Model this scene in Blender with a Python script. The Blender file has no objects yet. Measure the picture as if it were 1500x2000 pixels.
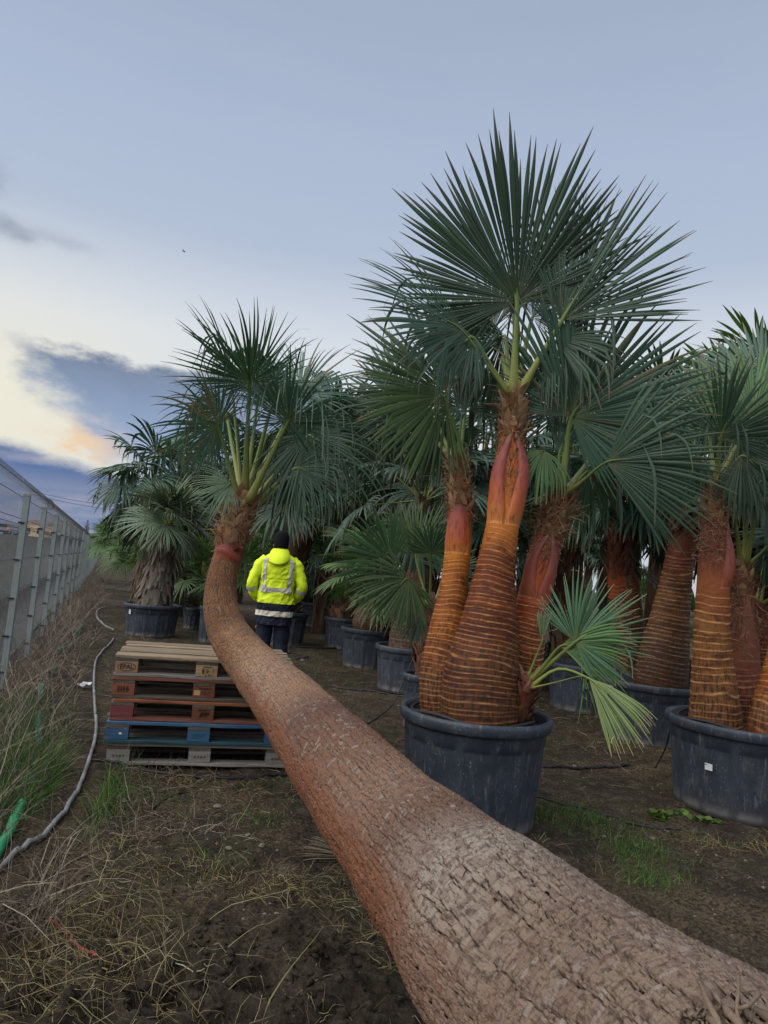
import bpy, math
import numpy as np
from mathutils import Vector, Matrix

sc = bpy.context.scene
COL = sc.collection
R = math.radians

# ------------------------------------------------------------------ camera
CAM_H, PITCH, ROLL, FPX = 1.43, R(4.85), R(5.0), 1400.0
cX = np.array([1., 0, 0]); cF = np.array([0, math.cos(PITCH), math.sin(PITCH)]); cZ = np.array([0, -math.sin(PITCH), math.cos(PITCH)])
cR = math.cos(ROLL) * cX + math.sin(ROLL) * cZ
cU = -math.sin(ROLL) * cX + math.cos(ROLL) * cZ
cO = np.array([0, 0, CAM_H])
cam_d = bpy.data.cameras.new('camera'); cam = bpy.data.objects.new('camera', cam_d); COL.objects.link(cam)
M = Matrix.Identity(4)
for i in range(3):
    M[i][0], M[i][1], M[i][2], M[i][3] = cR[i], cU[i], -cF[i], cO[i]
cam.matrix_world = M
cam_d.sensor_fit = 'VERTICAL'; cam_d.sensor_height = 36; cam_d.sensor_width = 27; cam_d.lens = 36 * FPX / 2000
cam_d.clip_start = .02; cam_d.clip_end = 3000
sc.camera = cam
sc.render.resolution_x, sc.render.resolution_y = 768, 1024
sc.view_settings.view_transform = 'Standard'; sc.view_settings.look = 'None'
sc.view_settings.exposure = 0.0; sc.view_settings.gamma = 1.0; sc.view_settings.use_curve_mapping = False
sc.render.engine = 'CYCLES'
sc.cycles.max_bounces = 6; sc.cycles.diffuse_bounces = 3; sc.cycles.glossy_bounces = 2; sc.cycles.transmission_bounces = 3
sc.cycles.use_denoising = True

# surveying helpers: a photo pixel and a distance (or the ground) give a place in the world
def ray(u, v): return cF + cR * (u - 750) / FPX + cU * (1000 - v) / FPX
def at(u, v, y):
    d = ray(u, v); return cO + d * (y / d[1])
def gnd(u, v, z=0.0):
    d = ray(u, v); return cO + d * ((z - CAM_H) / d[2])

# ------------------------------------------------------------------ node helpers
def nd(nt, t, ins=None, **props):
    n = nt.nodes.new(t)
    for k, v in props.items(): setattr(n, k, v)
    for k, v in (ins or {}).items():
        s = n.inputs[k]
        if isinstance(v, bpy.types.NodeSocket): nt.links.new(v, s)
        else:
            try: s.default_value = v
            except Exception: s.default_value = v[:3] if hasattr(v, '__len__') else v
    return n
def mth(nt, op, a, b=0.0, c=0.0, clamp=False):
    n = nd(nt, 'ShaderNodeMath', {0: a, 1: b, 2: c}, operation=op); n.use_clamp = clamp; return n.outputs[0]
def sstep(nt, x, lo, hi):
    n = nd(nt, 'ShaderNodeMapRange', {0: x, 1: lo, 2: hi, 3: 0.0, 4: 1.0}, interpolation_type='SMOOTHSTEP'); return n.outputs[0]
def mixc(nt, f, a, b, mode='MIX'):
    def c4(v): return v if isinstance(v, bpy.types.NodeSocket) else (tuple(v) + (1,))[:4]
    n = nt.nodes.new('ShaderNodeMix'); n.data_type = 'RGBA'; n.blend_type = mode
    for i, v in ((0, f), (6, c4(a)), (7, c4(b))):
        if isinstance(v, bpy.types.NodeSocket): nt.links.new(v, n.inputs[i])
        else: n.inputs[i].default_value = v
    return n.outputs[2]
def ramp(nt, fac, stops, interp='LINEAR'):
    n = nt.nodes.new('ShaderNodeValToRGB'); nt.links.new(fac, n.inputs[0]); cr = n.color_ramp; cr.interpolation = interp
    while len(cr.elements) < len(stops): cr.elements.new(.5)
    for e, (p, c) in zip(cr.elements, stops): e.position = p; e.color = (tuple(c) + (1,))[:4]
    return n.outputs[0]
def noi(nt, vec, scale, detail=4, rough=.55, dist=0.0, out=0):
    return nd(nt, 'ShaderNodeTexNoise', {'Vector': vec, 'Scale': scale, 'Detail': detail, 'Roughness': rough, 'Distortion': dist}).outputs[out]
def mapv(nt, vec, scale=(1, 1, 1), loc=(0, 0, 0)):
    return nd(nt, 'ShaderNodeMapping', {'Vector': vec, 'Scale': scale, 'Location': loc}).outputs[0]
def attr(nt, name, out=2): return nd(nt, 'ShaderNodeAttribute', attribute_name=name).outputs[out]
def newmat(name, rough=.7, spec=.3):
    m = bpy.data.materials.new(name); m.use_nodes = True; nt = m.node_tree
    b = nt.nodes['Principled BSDF']; b.inputs['Roughness'].default_value = rough; b.inputs['Specular IOR Level'].default_value = spec
    return m, nt, b
def setc(nt, b, c):
    if isinstance(c, bpy.types.NodeSocket): nt.links.new(c, b.inputs['Base Color'])
    else: b.inputs['Base Color'].default_value = (tuple(c) + (1,))[:4]
def bump(nt, b, h, strength=.5, dist=.01):
    n = nd(nt, 'ShaderNodeBump', {'Height': h, 'Strength': strength, 'Distance': dist}); nt.links.new(n.outputs[0], b.inputs['Normal'])

# ------------------------------------------------------------------ sky (world) and sun
SUN_AZ, SUN_EL = -118.0, 50.0
W = bpy.data.worlds.new('World'); sc.world = W; W.use_nodes = True
nt = W.node_tree; nt.nodes.clear()
tc = nd(nt, 'ShaderNodeTexCoord').outputs['Generated']
sep = nd(nt, 'ShaderNodeSeparateXYZ', {0: tc}).outputs
el = mth(nt, 'MULTIPLY', mth(nt, 'ARCSINE', sep[2]), 57.29578)
az = mth(nt, 'MULTIPLY', mth(nt, 'ARCTAN2', sep[0], sep[1]), 57.29578)
nA = mth(nt, 'SUBTRACT', noi(nt, mapv(nt, tc, (1, 1, 1.6)), 7.0, 7, .62), .5)
nB = mth(nt, 'SUBTRACT', noi(nt, mapv(nt, tc, (1, 1, 2.2), (3, 1, 2)), 16.0, 6, .6), .5)
nC = mth(nt, 'SUBTRACT', noi(nt, mapv(nt, tc, (1, 1, 7), (7, 1, 2)), 5.0, 5, .55), .5)
def gauss(x, c, w):
    t = mth(nt, 'DIVIDE', mth(nt, 'SUBTRACT', x, c), w)
    return mth(nt, 'EXPONENT', mth(nt, 'MULTIPLY', mth(nt, 'MULTIPLY', t, t), -1.0))
def mul(*a):
    o = a[0]
    for b_ in a[1:]: o = mth(nt, 'MULTIPLY', o, b_)
    return o
e01 = mth(nt, 'DIVIDE', el, 90.0, clamp=True)
base = ramp(nt, e01, [(0, (.55, .60, .68)), (.08, (.76, .80, .85)), (.185, (.76, .81, .87)), (.265, (.475, .56, .71)), (.345, (.425, .52, .69)), (.44, (.365, .445, .60)), (1.0, (.32, .40, .56))])
base = mixc(nt, mth(nt, 'MULTIPLY', mth(nt, 'ADD', nC, .5), .16), base, (.62, .66, .74))
glow = mul(gauss(az, -29.5, 13.0), gauss(el, 9.5, 7.5), .9)
base = mixc(nt, glow, base, (.92, .88, .72))
# big grey cloud bank
aw = mth(nt, 'ADD', az, mth(nt, 'ADD', mth(nt, 'MULTIPLY', nA, 9.0), mth(nt, 'MULTIPLY', nB, 7.0))); ew = mth(nt, 'ADD', mth(nt, 'ADD', el, mth(nt, 'MULTIPLY', nB, 3.2)), mth(nt, 'MULTIPLY', nA, 2.4))
azl = mth(nt, 'ADD', -27.3, mth(nt, 'MULTIPLY', mth(nt, 'SUBTRACT', 13.2, el), 1.0))
m1 = mul(sstep(nt, ew, 14.5, 13.4), sstep(nt, mth(nt, 'SUBTRACT', aw, azl), -3.2, 2.0), sstep(nt, aw, 3.0, -5.0), sstep(nt, el, 2.5, 6.0))
c1 = ramp(nt, mth(nt, 'DIVIDE', el, 20.0, clamp=True), [(.25, (.33, .42, .62)), (.43, (.31, .415, .62)), (.58, (.22, .30, .455)), (.70, (.15, .19, .29))])
c1 = mixc(nt, mth(nt, 'MULTIPLY', mth(nt, 'ADD', nB, .45), .45, clamp=True), c1, (.40, .48, .64))
col = mixc(nt, m1, base, c1)
# sunlit puff at its foot
puff = mul(gauss(mth(nt, 'ADD', aw, mth(nt, 'MULTIPLY', el, .55)), -18.8, 2.3), gauss(ew, 7.6, 1.5), sstep(nt, mth(nt, 'ADD', nB, nA), -.28, .22), 1.3)
col = mixc(nt, mth(nt, 'MINIMUM', puff, .85), col, (.94, .66, .41))
# low dark blue bank
et = mth(nt, 'SUBTRACT', 7.0, mth(nt, 'MULTIPLY', mth(nt, 'ADD', az, 28.7), .22))
d2 = mth(nt, 'SUBTRACT', mth(nt, 'ADD', mth(nt, 'ADD', el, mth(nt, 'MULTIPLY', nA, 2.0)), mth(nt, 'MULTIPLY', nB, 1.6)), et)
m2 = mul(sstep(nt, d2, .6, -.6), sstep(nt, az, 4.0, -10.0), sstep(nt, az, -75.0, -45.0))
c2 = ramp(nt, mth(nt, 'DIVIDE', el, 7.0, clamp=True), [(0, (.19, .26, .46)), (.35, (.13, .21, .42)), (.6, (.22, .27, .43)), (.8, (.095, .165, .37)), (1, (.12, .185, .36))])
c2 = mixc(nt, mth(nt, 'MULTIPLY', sstep(nt, mth(nt, 'ADD', nC, mth(nt, 'MULTIPLY', nB, .5)), -.03, .2), .8), c2, (.34, .36, .48))
col = mixc(nt, m2, col, c2)
# scraps of small cloud, streaks on the right
for (ca, ce, wa, we, k) in ((-30.6, 21.2, 1.6, .7, .55), (-29.0, 20.6, 1.0, .6, .5), (-26.6, 21.4, 2.2, .6, .28), (-31.5, 24.0, 1.0, .9, .4)):
    mk = mul(gauss(mth(nt, 'ADD', az, mth(nt, 'MULTIPLY', nB, 4.0)), ca, wa), gauss(mth(nt, 'ADD', el, mth(nt, 'MULTIPLY', nA, 4.0)), ce, we), k)
    col = mixc(nt, mk, col, (.22, .27, .36))
st = mul(sstep(nt, nC, .0, .2), gauss(el, 3.0, 3.0), sstep(nt, az, 5.0, 15.0), .6)
col = mixc(nt, st, col, (.36, .42, .56))
col = mixc(nt, mul(gauss(az, 28.5, 3.0), gauss(el, 1.6, 1.3), .85), col, (.95, .52, .24))
sky = nd(nt, 'ShaderNodeTexSky', sky_type='NISHITA'); sky.sun_disc = False
sky.sun_elevation = R(SUN_EL); sky.sun_rotation = R(SUN_AZ)
bg1 = nd(nt, 'ShaderNodeBackground', {'Color': sky.outputs[0], 'Strength': .05}).outputs[0]
bg2 = nd(nt, 'ShaderNodeBackground', {'Color': col, 'Strength': 1.0}).outputs[0]
mx = nd(nt, 'ShaderNodeMixShader', {0: .92, 1: bg1, 2: bg2}).outputs[0]
nd(nt, 'ShaderNodeOutputWorld', {'Surface': mx})

sl = bpy.data.lights.new('sun', 'SUN'); sl.energy = 3.2; sl.angle = R(85); sl.color = (1.0, .95, .88)
so = bpy.data.objects.new('sun', sl); COL.objects.link(so)
sd = Vector((math.sin(R(SUN_AZ)) * math.cos(R(SUN_EL)), math.cos(R(SUN_AZ)) * math.cos(R(SUN_EL)), math.sin(R(SUN_EL))))
so.rotation_euler = (-sd).to_track_quat('-Z', 'Y').to_euler(); so.location = (0, 0, 30)

# ------------------------------------------------------------------ mesh helpers
def mesh(name, V, faces, mats, smooth=True, attrs=None, mi=None):
    V = np.asarray(V, dtype=np.float32).reshape(-1, 3)
    faces = [np.asarray(f, dtype=np.int32) for f in faces if len(f)]
    me = bpy.data.meshes.new(name)
    me.vertices.add(len(V)); me.vertices.foreach_set('co', V.ravel())
    nl = sum(f.size for f in faces); npol = sum(len(f) for f in faces)
    me.loops.add(nl); me.polygons.add(npol)
    me.loops.foreach_set('vertex_index', np.concatenate([f.ravel() for f in faces]))
    tot = np.concatenate([np.full(len(f), f.shape[1], np.int32) for f in faces])
    st = np.concatenate([[0], np.cumsum(tot)[:-1]]).astype(np.int32)
    me.polygons.foreach_set('loop_start', st)
    if mi is not None: me.polygons.foreach_set('material_index', np.asarray(mi, np.int32))
    me.polygons.foreach_set('use_smooth', np.full(npol, bool(smooth)))
    for m in (mats if isinstance(mats, (list, tuple)) else [mats]): me.materials.append(m)
    for k, a in (attrs or {}).items():
        at_ = me.attributes.new(k, 'FLOAT', 'POINT'); at_.data.foreach_set('value', np.asarray(a, np.float32).ravel())
    me.update(calc_edges=True)
    return me
def put(name, me, parent=None, loc=(0, 0, 0), rot=(0, 0, 0), scale=(1, 1, 1), label=None):
    o = bpy.data.objects.new(name, me); COL.objects.link(o)
    o.location = loc; o.rotation_euler = rot; o.scale = scale
    if parent is not None: o.parent = parent
    if label: o['label'] = label
    return o
def tag(o, label, cat, group=None, kind=None):
    if label: o['label'] = label
    if cat: o['category'] = cat
    if group: o['group'] = group
    if kind: o['kind'] = kind
    return o
def thing(name, label, cat, loc=(0, 0, 0), rotz=0.0, group=None):
    o = bpy.data.objects.new(name, None); COL.objects.link(o); o.location = loc; o.rotation_euler = (0, 0, rotz)
    o.empty_display_size = .1
    return tag(o, label, cat, group)
def solo(name, V, faces, mats, label, cat, group=None, kind=None, **kw):   # a thing that is one mesh, origin at its base
    V = np.asarray(V, float).reshape(-1, 3); c = np.array([V[:, 0].mean(), V[:, 1].mean(), V[:, 2].min()])
    return tag(put(name, mesh(name, V - c, faces, mats, **kw), loc=c), label, cat, group, kind)
def part(name, V, faces, mats, parent, off=None, label=None, **kw):          # world vertices -> part of an unrotated thing
    o = parent; L = np.zeros(3)
    while o is not None: L = L + np.array(o.location); o = o.parent
    return put(name, mesh(name, np.asarray(V, float).reshape(-1, 3) - L, faces, mats, **kw), parent, label=label)
class MB:
    def __init__(s): s.V = []; s.F = {3: [], 4: []}; s.n = 0; s.A = {}
    def add(s, V, faces, **attrs):
        V = np.asarray(V, float).reshape(-1, 3)
        for f in faces:
            f = np.asarray(f, np.int64)
            if f.size: s.F.setdefault(f.shape[1], []).append(f + s.n)
        s.V.append(V); s.n += len(V)
        for k, a in attrs.items(): s.A.setdefault(k, []).append(np.broadcast_to(np.asarray(a, float), (len(V),)))
        return s
    def box(s, c, size, M=None, bev=0.0, **attrs):
        x, y, z = [q / 2 for q in size]
        V = np.array([[sx * x, sy * y, sz * z] for sx in (-1, 1) for sy in (-1, 1) for sz in (-1, 1)], float)
        if M is not None: V = V @ np.asarray(M, float).T
        F = np.array([[0, 1, 3, 2], [4, 6, 7, 5], [0, 4, 5, 1], [2, 3, 7, 6], [0, 2, 6, 4], [1, 5, 7, 3]])
        return s.add(V + np.asarray(c, float), [F], **attrs)
    def get(s): return np.concatenate(s.V), [np.concatenate(f) for f in s.F.values() if f]
    def attrs(s): return {k: np.concatenate(a) for k, a in s.A.items()}
def spline(P, n):
    P = np.asarray(P, float); t = np.linspace(0, len(P) - 1 - 1e-9, n); i = t.astype(int); f = (t - i)[:, None]
    g = lambda k: P[np.clip(k, 0, len(P) - 1)]
    p0, p1, p2, p3 = g(i - 1), g(i), g(i + 1), g(i + 2)
    p0 = np.where((i == 0)[:, None], 2 * p1 - p2, p0); p3 = np.where((i + 2 > len(P) - 1)[:, None], 2 * p2 - p1, p3)
    return .5 * (2 * p1 + (p2 - p0) * f + (2 * p0 - 5 * p1 + 4 * p2 - p3) * f ** 2 + (3 * p1 - p0 - 3 * p2 + p3) * f ** 3)
def nrm(v): return v / np.maximum(np.linalg.norm(v, axis=-1, keepdims=True), 1e-9)
def frames(Cn, ref=None):
    T = nrm(np.gradient(Cn, axis=0)); n = np.zeros_like(T)
    a = np.array(ref if ref is not None else ([0, 0, 1.] if abs(T[0][2]) < .9 else [0, 1., 0]), float)
    for i in range(len(T)):
        a = a - T[i] * (a @ T[i]); a = a / np.linalg.norm(a); n[i] = a
    return T, n, np.cross(T, n)
def grid_faces(nu, nv, wrap=True, base=0):
    i = np.arange(nu - 1)[:, None]; j = np.arange(nv if wrap else nv - 1)[None, :]; j2 = (j + 1) % nv
    return (np.stack([i * nv + j, i * nv + j2, (i + 1) * nv + j2, (i + 1) * nv + j], -1).reshape(-1, 4) + base)
def tube(P, rad, k=6, n=None, flat=1.0, cap=True, ref=None):
    Cn = spline(P, n) if n else np.asarray(P, float)
    r = np.interp(np.linspace(0, 1, len(Cn)), np.linspace(0, 1, len(np.atleast_1d(rad))), np.atleast_1d(rad)) if np.ndim(rad) else np.full(len(Cn), rad)
    T, a, b = frames(Cn, ref); th = np.linspace(0, 2 * np.pi, k, endpoint=False)
    V = Cn[:, None] + r[:, None, None] * (np.cos(th)[None, :, None] * a[:, None] * flat + np.sin(th)[None, :, None] * b[:, None])
    F = [grid_faces(len(Cn), k)]
    if cap: F.append(np.array([list(range(k))[::-1], [(len(Cn) - 1) * k + q for q in range(k)]]))
    return V.reshape(-1, 3), F
def vnoise(x, y, seed=0):
    x = np.asarray(x, float); y = np.asarray(y, float); xi = np.floor(x).astype(np.int64); yi = np.floor(y).astype(np.int64); fx = x - xi; fy = y - yi
    fx = fx * fx * (3 - 2 * fx); fy = fy * fy * (3 - 2 * fy)
    def h(a, b):
        n = (a * 374761393 + b * 668265263 + seed * 982451653) & 0x7fffffff
        n = ((n ^ (n >> 13)) * 1274126177) & 0x7fffffff; n = n ^ (n >> 16)
        return (n & 0xffff) / 65535.0
    return (h(xi, yi) * (1 - fx) + h(xi + 1, yi) * fx) * (1 - fy) + (h(xi, yi + 1) * (1 - fx) + h(xi + 1, yi + 1) * fx) * fy
def fbm(x, y, o=4, seed=0, g=.5):
    s = 0; a = 1; t = 0
    for k in range(o): s = s + a * vnoise(x * 2 ** k + 17 * k, y * 2 ** k - 9 * k, seed + k); t += a; a *= g
    return s / t
# ------------------------------------------------------------------ materials
def pos(nt): return nd(nt, 'ShaderNodeNewGeometry').outputs['Position']
def objc(nt): return nd(nt, 'ShaderNodeTexCoord').outputs['Object']
def orand(nt): return nd(nt, 'ShaderNodeObjectInfo').outputs['Random']
def leaf_mat(name, c_in, c_out, c_tip, dry=0.0, rough=.46, tl=.14, spec=.42):
    m, nt, b = newmat(name, rough, spec)
    t, tone, rnd = attr(nt, 't'), attr(nt, 'tone'), orand(nt)
    c = ramp(nt, t, [(0.0, c_in), (.22, c_out), (.82, c_out), (.93, c_tip), (1, tuple(q * 1.4 for q in c_tip))])
    v = mth(nt, 'ADD', mth(nt, 'MULTIPLY', tone, .55), mth(nt, 'MULTIPLY', rnd, .75)); v = mth(nt, 'ADD', v, .38)
    c = mixc(nt, mth(nt, 'MULTIPLY', attr(nt, 'rib'), .35), c, (.08, .13, .08))
    hs = nd(nt, 'ShaderNodeHueSaturation', {'Hue': mth(nt, 'ADD', .5, mth(nt, 'MULTIPLY', mth(nt, 'SUBTRACT', rnd, .6), .05)), 'Saturation': 1.0, 'Value': v, 'Fac': 1.0, 'Color': c}).outputs[0]
    if dry > 0: hs = mixc(nt, sstep(nt, mth(nt, 'MULTIPLY', tone, rnd), 1 - dry, 1.0), hs, (.20, .15, .07))
    setc(nt, b, hs)
    tr = nd(nt, 'ShaderNodeBsdfTranslucent', {'Color': mixc(nt, 1.0, hs, (1.0, 1.2, .55), 'MULTIPLY')}).outputs[0]
    mxs = nd(nt, 'ShaderNodeMixShader', {0: tl, 1: b.outputs[0], 2: tr}).outputs[0]
    nt.links.new(mxs, nt.nodes['Material Output'].inputs[0]); return m
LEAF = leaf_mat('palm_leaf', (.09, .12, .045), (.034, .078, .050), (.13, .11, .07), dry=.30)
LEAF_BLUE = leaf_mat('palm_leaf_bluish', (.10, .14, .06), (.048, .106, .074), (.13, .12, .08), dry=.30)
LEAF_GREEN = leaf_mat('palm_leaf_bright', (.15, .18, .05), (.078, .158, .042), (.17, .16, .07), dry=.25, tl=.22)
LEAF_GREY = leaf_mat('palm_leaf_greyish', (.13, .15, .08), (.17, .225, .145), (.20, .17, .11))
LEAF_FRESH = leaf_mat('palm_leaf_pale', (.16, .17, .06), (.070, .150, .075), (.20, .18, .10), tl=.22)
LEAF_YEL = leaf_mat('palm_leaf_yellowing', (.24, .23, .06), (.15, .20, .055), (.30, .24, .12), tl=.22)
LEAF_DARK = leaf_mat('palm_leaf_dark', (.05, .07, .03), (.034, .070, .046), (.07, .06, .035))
LEAF_DEAD = leaf_mat('palm_leaf_dead', (.17, .12, .07), (.15, .115, .075), (.20, .16, .11), tl=.05, spec=.2)
def simple(name, col, rough=.7, spec=.3, vary=.25, scale=6.0, bmp=0.0, stretch=(1, 1, 1), metallic=0.0):
    m, nt, b = newmat(name, rough, spec); p = mapv(nt, objc(nt), stretch)
    n = noi(nt, p, scale, 5, .6); lo = tuple(q * (1 - vary) for q in col); hi = tuple(min(1, q * (1 + vary)) for q in col)
    setc(nt, b, ramp(nt, n, [(.25, lo), (.75, hi)])); b.inputs['Metallic'].default_value = metallic
    if bmp: bump(nt, b, noi(nt, p, scale * 3, 4), bmp, .01)
    return m
m, nt, b = newmat('petiole', .45, .4); PET = m
t = attr(nt, 't'); c = ramp(nt, t, [(0, (.20, .14, .07)), (.10, (.24, .26, .07)), (.5, (.15, .21, .055)), (1, (.10, .16, .05))])
c = mixc(nt, attr(nt, 'tone'), c, (.16, .10, .05)); setc(nt, b, nd(nt, 'ShaderNodeHueSaturation', {'Value': mth(nt, 'ADD', .7, mth(nt, 'MULTIPLY', orand(nt), .6)), 'Color': c}).outputs[0])
# leaf-base / fibre material : tone = paleness, t = height
def boot_mat(name, a, bcol, ccol):
    m, nt, b = newmat(name, .8, .2); tone = attr(nt, 'tone'); n = noi(nt, mapv(nt, objc(nt), (1, 1, .35)), 60, 4, .65)
    c = ramp(nt, mth(nt, 'ADD', mth(nt, 'MULTIPLY', tone, .65), mth(nt, 'MULTIPLY', n, .4)), [(.1, a), (.5, bcol), (.95, ccol)])
    setc(nt, b, c); bump(nt, b, n, .6, .008); return m
BOOT = boot_mat('cut_leaf_bases', (.05, .026, .014), (.26, .135, .068), (.56, .40, .24))
BOOT_DARK = boot_mat('old_leaf_bases', (.022, .017, .014), (.085, .060, .042), (.22, .165, .11))
BOOT_RED = boot_mat('reddish_leaf_bases', (.05, .02, .015), (.19, .075, .05), (.34, .20, .13))
SHAG = boot_mat('shaggy_grey_bark', (.030, .024, .020), (.115, .092, .075), (.22, .19, .16))
FIBRE = boot_mat('palm_fibre', (.07, .04, .022), (.19, .11, .06), (.38, .26, .15))
def trunk_mat(name, low, mid, dark, up, husk, edge, hs=.62):
    m, nt, b = newmat(name, .6, .22)
    h, ring, tone, uu, ss = attr(nt, 'h'), attr(nt, 'ring'), attr(nt, 'tone'), attr(nt, 'u'), attr(nt, 's')
    cv = nd(nt, 'ShaderNodeCombineXYZ', {0: uu, 1: ss, 2: 0.0}).outputs[0]
    n1 = noi(nt, mapv(nt, cv, (5, 7, 1)), 1.0, 5, .6); n2 = noi(nt, mapv(nt, cv, (26, 40, 1)), 1.0, 4, .7); n3 = noi(nt, mapv(nt, cv, (75, 11, 1)), 1.0, 4, .65)
    hh = mth(nt, 'ADD', h, mth(nt, 'MULTIPLY', mth(nt, 'SUBTRACT', n1, .5), .22))
    c = ramp(nt, hh, [(0, low), (.16, low), (.34, mid), (hs - .14, mid), (hs - .03, up), (hs + .04, up), (hs + .16, husk), (1, husk)])
    dk = mth(nt, 'MULTIPLY', sstep(nt, mth(nt, 'ADD', mth(nt, 'MULTIPLY', n1, .6), mth(nt, 'MULTIPLY', tone, .5)), .46, .72), sstep(nt, h, hs + .02, hs - .1))
    c = mixc(nt, mth(nt, 'MULTIPLY', dk, .85), c, dark)
    c = mixc(nt, mth(nt, 'MULTIPLY', sstep(nt, n2, .60, .74), .32), c, tuple(min(1, q * 1.5) for q in up))
    c = mixc(nt, mth(nt, 'MULTIPLY', sstep(nt, n3, .54, .42), mth(nt, 'MULTIPLY', sstep(nt, h, .58, .10), .9)), c, (.03, .017, .011))
    c = mixc(nt, mth(nt, 'MULTIPLY', sstep(nt, noi(nt, mapv(nt, cv, (55, 5, 1), (3, 1, 0)), 1.0, 5, .65), .54, .70), mth(nt, 'MULTIPLY', sstep(nt, h, hs - .04, hs + .06), .75)), c, (.11, .026, .014))
    c = mixc(nt, mth(nt, 'MULTIPLY', sstep(nt, noi(nt, mapv(nt, cv, (9, 13, 1), (8, 2, 0)), 1.0, 5, .7), .52, .66), mth(nt, 'MULTIPLY', sstep(nt, h, hs, hs - .1), .65)), c, (.045, .016, .010))
    fb = noi(nt, mapv(nt, cv, (38, 14, 1), (1, 5, 0)), 1.0, 5, .7, 1.2)
    c = mixc(nt, mth(nt, 'MULTIPLY', sstep(nt, h, hs + .03, hs + .16), sstep(nt, fb, .46, .60)), c, (.075, .030, .018))
    c = mixc(nt, mth(nt, 'MULTIPLY', sstep(nt, h, hs + .05, hs + .18), mth(nt, 'MULTIPLY', sstep(nt, fb, .42, .32), .7)), c, (.34, .15, .06))
    c = mixc(nt, mth(nt, 'MULTIPLY', ring, mth(nt, 'MULTIPLY', sstep(nt, noi(nt, mapv(nt, cv, (16, 22, 1), (2, 9, 0)), 1.0, 4, .7), .34, .58), 1.1), clamp=True), c, edge)
    setc(nt, b, c)
    bump(nt, b, mth(nt, 'ADD', mth(nt, 'ADD', mth(nt, 'MULTIPLY', n3, .6), n2), mth(nt, 'MULTIPLY', fb, mth(nt, 'MULTIPLY', sstep(nt, h, hs + .02, hs + .14), 2.5))), .6, .007); return m
TR_MAIN = trunk_mat('ringed_trunk_red', (.105, .040, .015), (.165, .042, .012), (.060, .012, .007), (.52, .17, .028), (.42, .12, .028), (.43, .19, .065), .605)
TR_LEFT = trunk_mat('ringed_trunk_orange', (.145, .062, .024), (.32, .105, .020), (.17, .040, .012), (.50, .17, .026), (.36, .10, .035), (.47, .23, .085), .625)
TR_RIGHT = trunk_mat('ringed_trunk_rust', (.15, .068, .030), (.29, .092, .030), (.13, .033, .014), (.36, .080, .028), (.29, .052, .026), (.50, .25, .11), .53)
TR_TAN = trunk_mat('ringed_trunk_tan', (.20, .088, .030), (.28, .115, .036), (.15, .050, .018), (.28, .085, .030), (.19, .048, .034), (.48, .25, .10), .57)
TR_BROWN = trunk_mat('ringed_trunk_brown', (.075, .036, .018), (.17, .065, .023), (.06, .019, .010), (.14, .036, .018), (.13, .04, .024), (.36, .22, .10), .62)
TR_PINK = trunk_mat('ringed_trunk_pink', (.14, .065, .042), (.24, .080, .050), (.13, .038, .022), (.24, .080, .042), (.20, .08, .05), (.34, .17, .10), .5)
TR_FAR = trunk_mat('far_trunk', (.12, .075, .05), (.17, .09, .055), (.06, .03, .02), (.15, .06, .035), (.12, .05, .03), (.27, .18, .12), .8)
m, nt, b = newmat('smooth_husk', .5, .35); HUSK = m
t, tone = attr(nt, 't'), attr(nt, 'tone'); cv = objc(nt)
c = ramp(nt, mth(nt, 'ADD', t, mth(nt, 'MULTIPLY', mth(nt, 'SUBTRACT', noi(nt, cv, 14, 4), .5), .5)), [(0, (.52, .19, .040)), (.25, (.46, .11, .035)), (.5, (.36, .080, .055)), (.8, (.25, .060, .055)), (1, (.30, .16, .09))])
setc(nt, b, mixc(nt, mth(nt, 'MULTIPLY', sstep(nt, noi(nt, mapv(nt, cv, (1, 1, .16)), 70, 5, .65), .50, .66), .7), c, (.13, .035, .022))); bump(nt, b, noi(nt, mapv(nt, cv, (1, 1, .16)), 70, 5), .5, .006)
HUSK_RED = HUSK.copy(); HUSK_RED.name = 'dark_red_husk'; cr_ = [n for n in HUSK_RED.node_tree.nodes if n.type == 'VALTORGB'][0].color_ramp
for e_, c_ in zip(cr_.elements, ((.30, .085, .035), (.26, .060, .032), (.22, .050, .034), (.17, .045, .032), (.22, .12, .08))): e_.color = c_ + (1,)

# fallen trunk bark: tone per plate, crack depth, side = unweathered flank, s = metres from root
m, nt, b = newmat('palm_bark', .55, .3); BARK = m
tone, crk, side, ss, uu = attr(nt, 'tone'), attr(nt, 'crack'), attr(nt, 'side'), attr(nt, 's'), attr(nt, 'u')
cv = nd(nt, 'ShaderNodeCombineXYZ', {0: uu, 1: ss, 2: 0.0}).outputs[0]
n1 = noi(nt, mapv(nt, cv, (2.5, 5, 1)), 1.0, 5, .6); n2 = noi(nt, mapv(nt, cv, (190, 30, 1)), 1.0, 4, .65); n3 = noi(nt, mapv(nt, cv, (60, 60, 1)), 1.0, 4, .7)
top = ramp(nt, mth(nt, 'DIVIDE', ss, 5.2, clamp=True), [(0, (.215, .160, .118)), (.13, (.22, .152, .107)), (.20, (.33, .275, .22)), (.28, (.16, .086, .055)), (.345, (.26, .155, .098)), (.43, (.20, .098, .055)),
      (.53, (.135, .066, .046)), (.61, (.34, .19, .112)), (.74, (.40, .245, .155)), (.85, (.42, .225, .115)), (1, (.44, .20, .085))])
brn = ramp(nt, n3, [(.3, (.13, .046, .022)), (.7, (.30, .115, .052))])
c = mixc(nt, mth(nt, 'MULTIPLY', sstep(nt, mth(nt, 'ADD', mth(nt, 'MULTIPLY', tone, .55), mth(nt, 'MULTIPLY', n1, .6)), .52, .80), .72), top, (.17, .105, .080))
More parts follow.
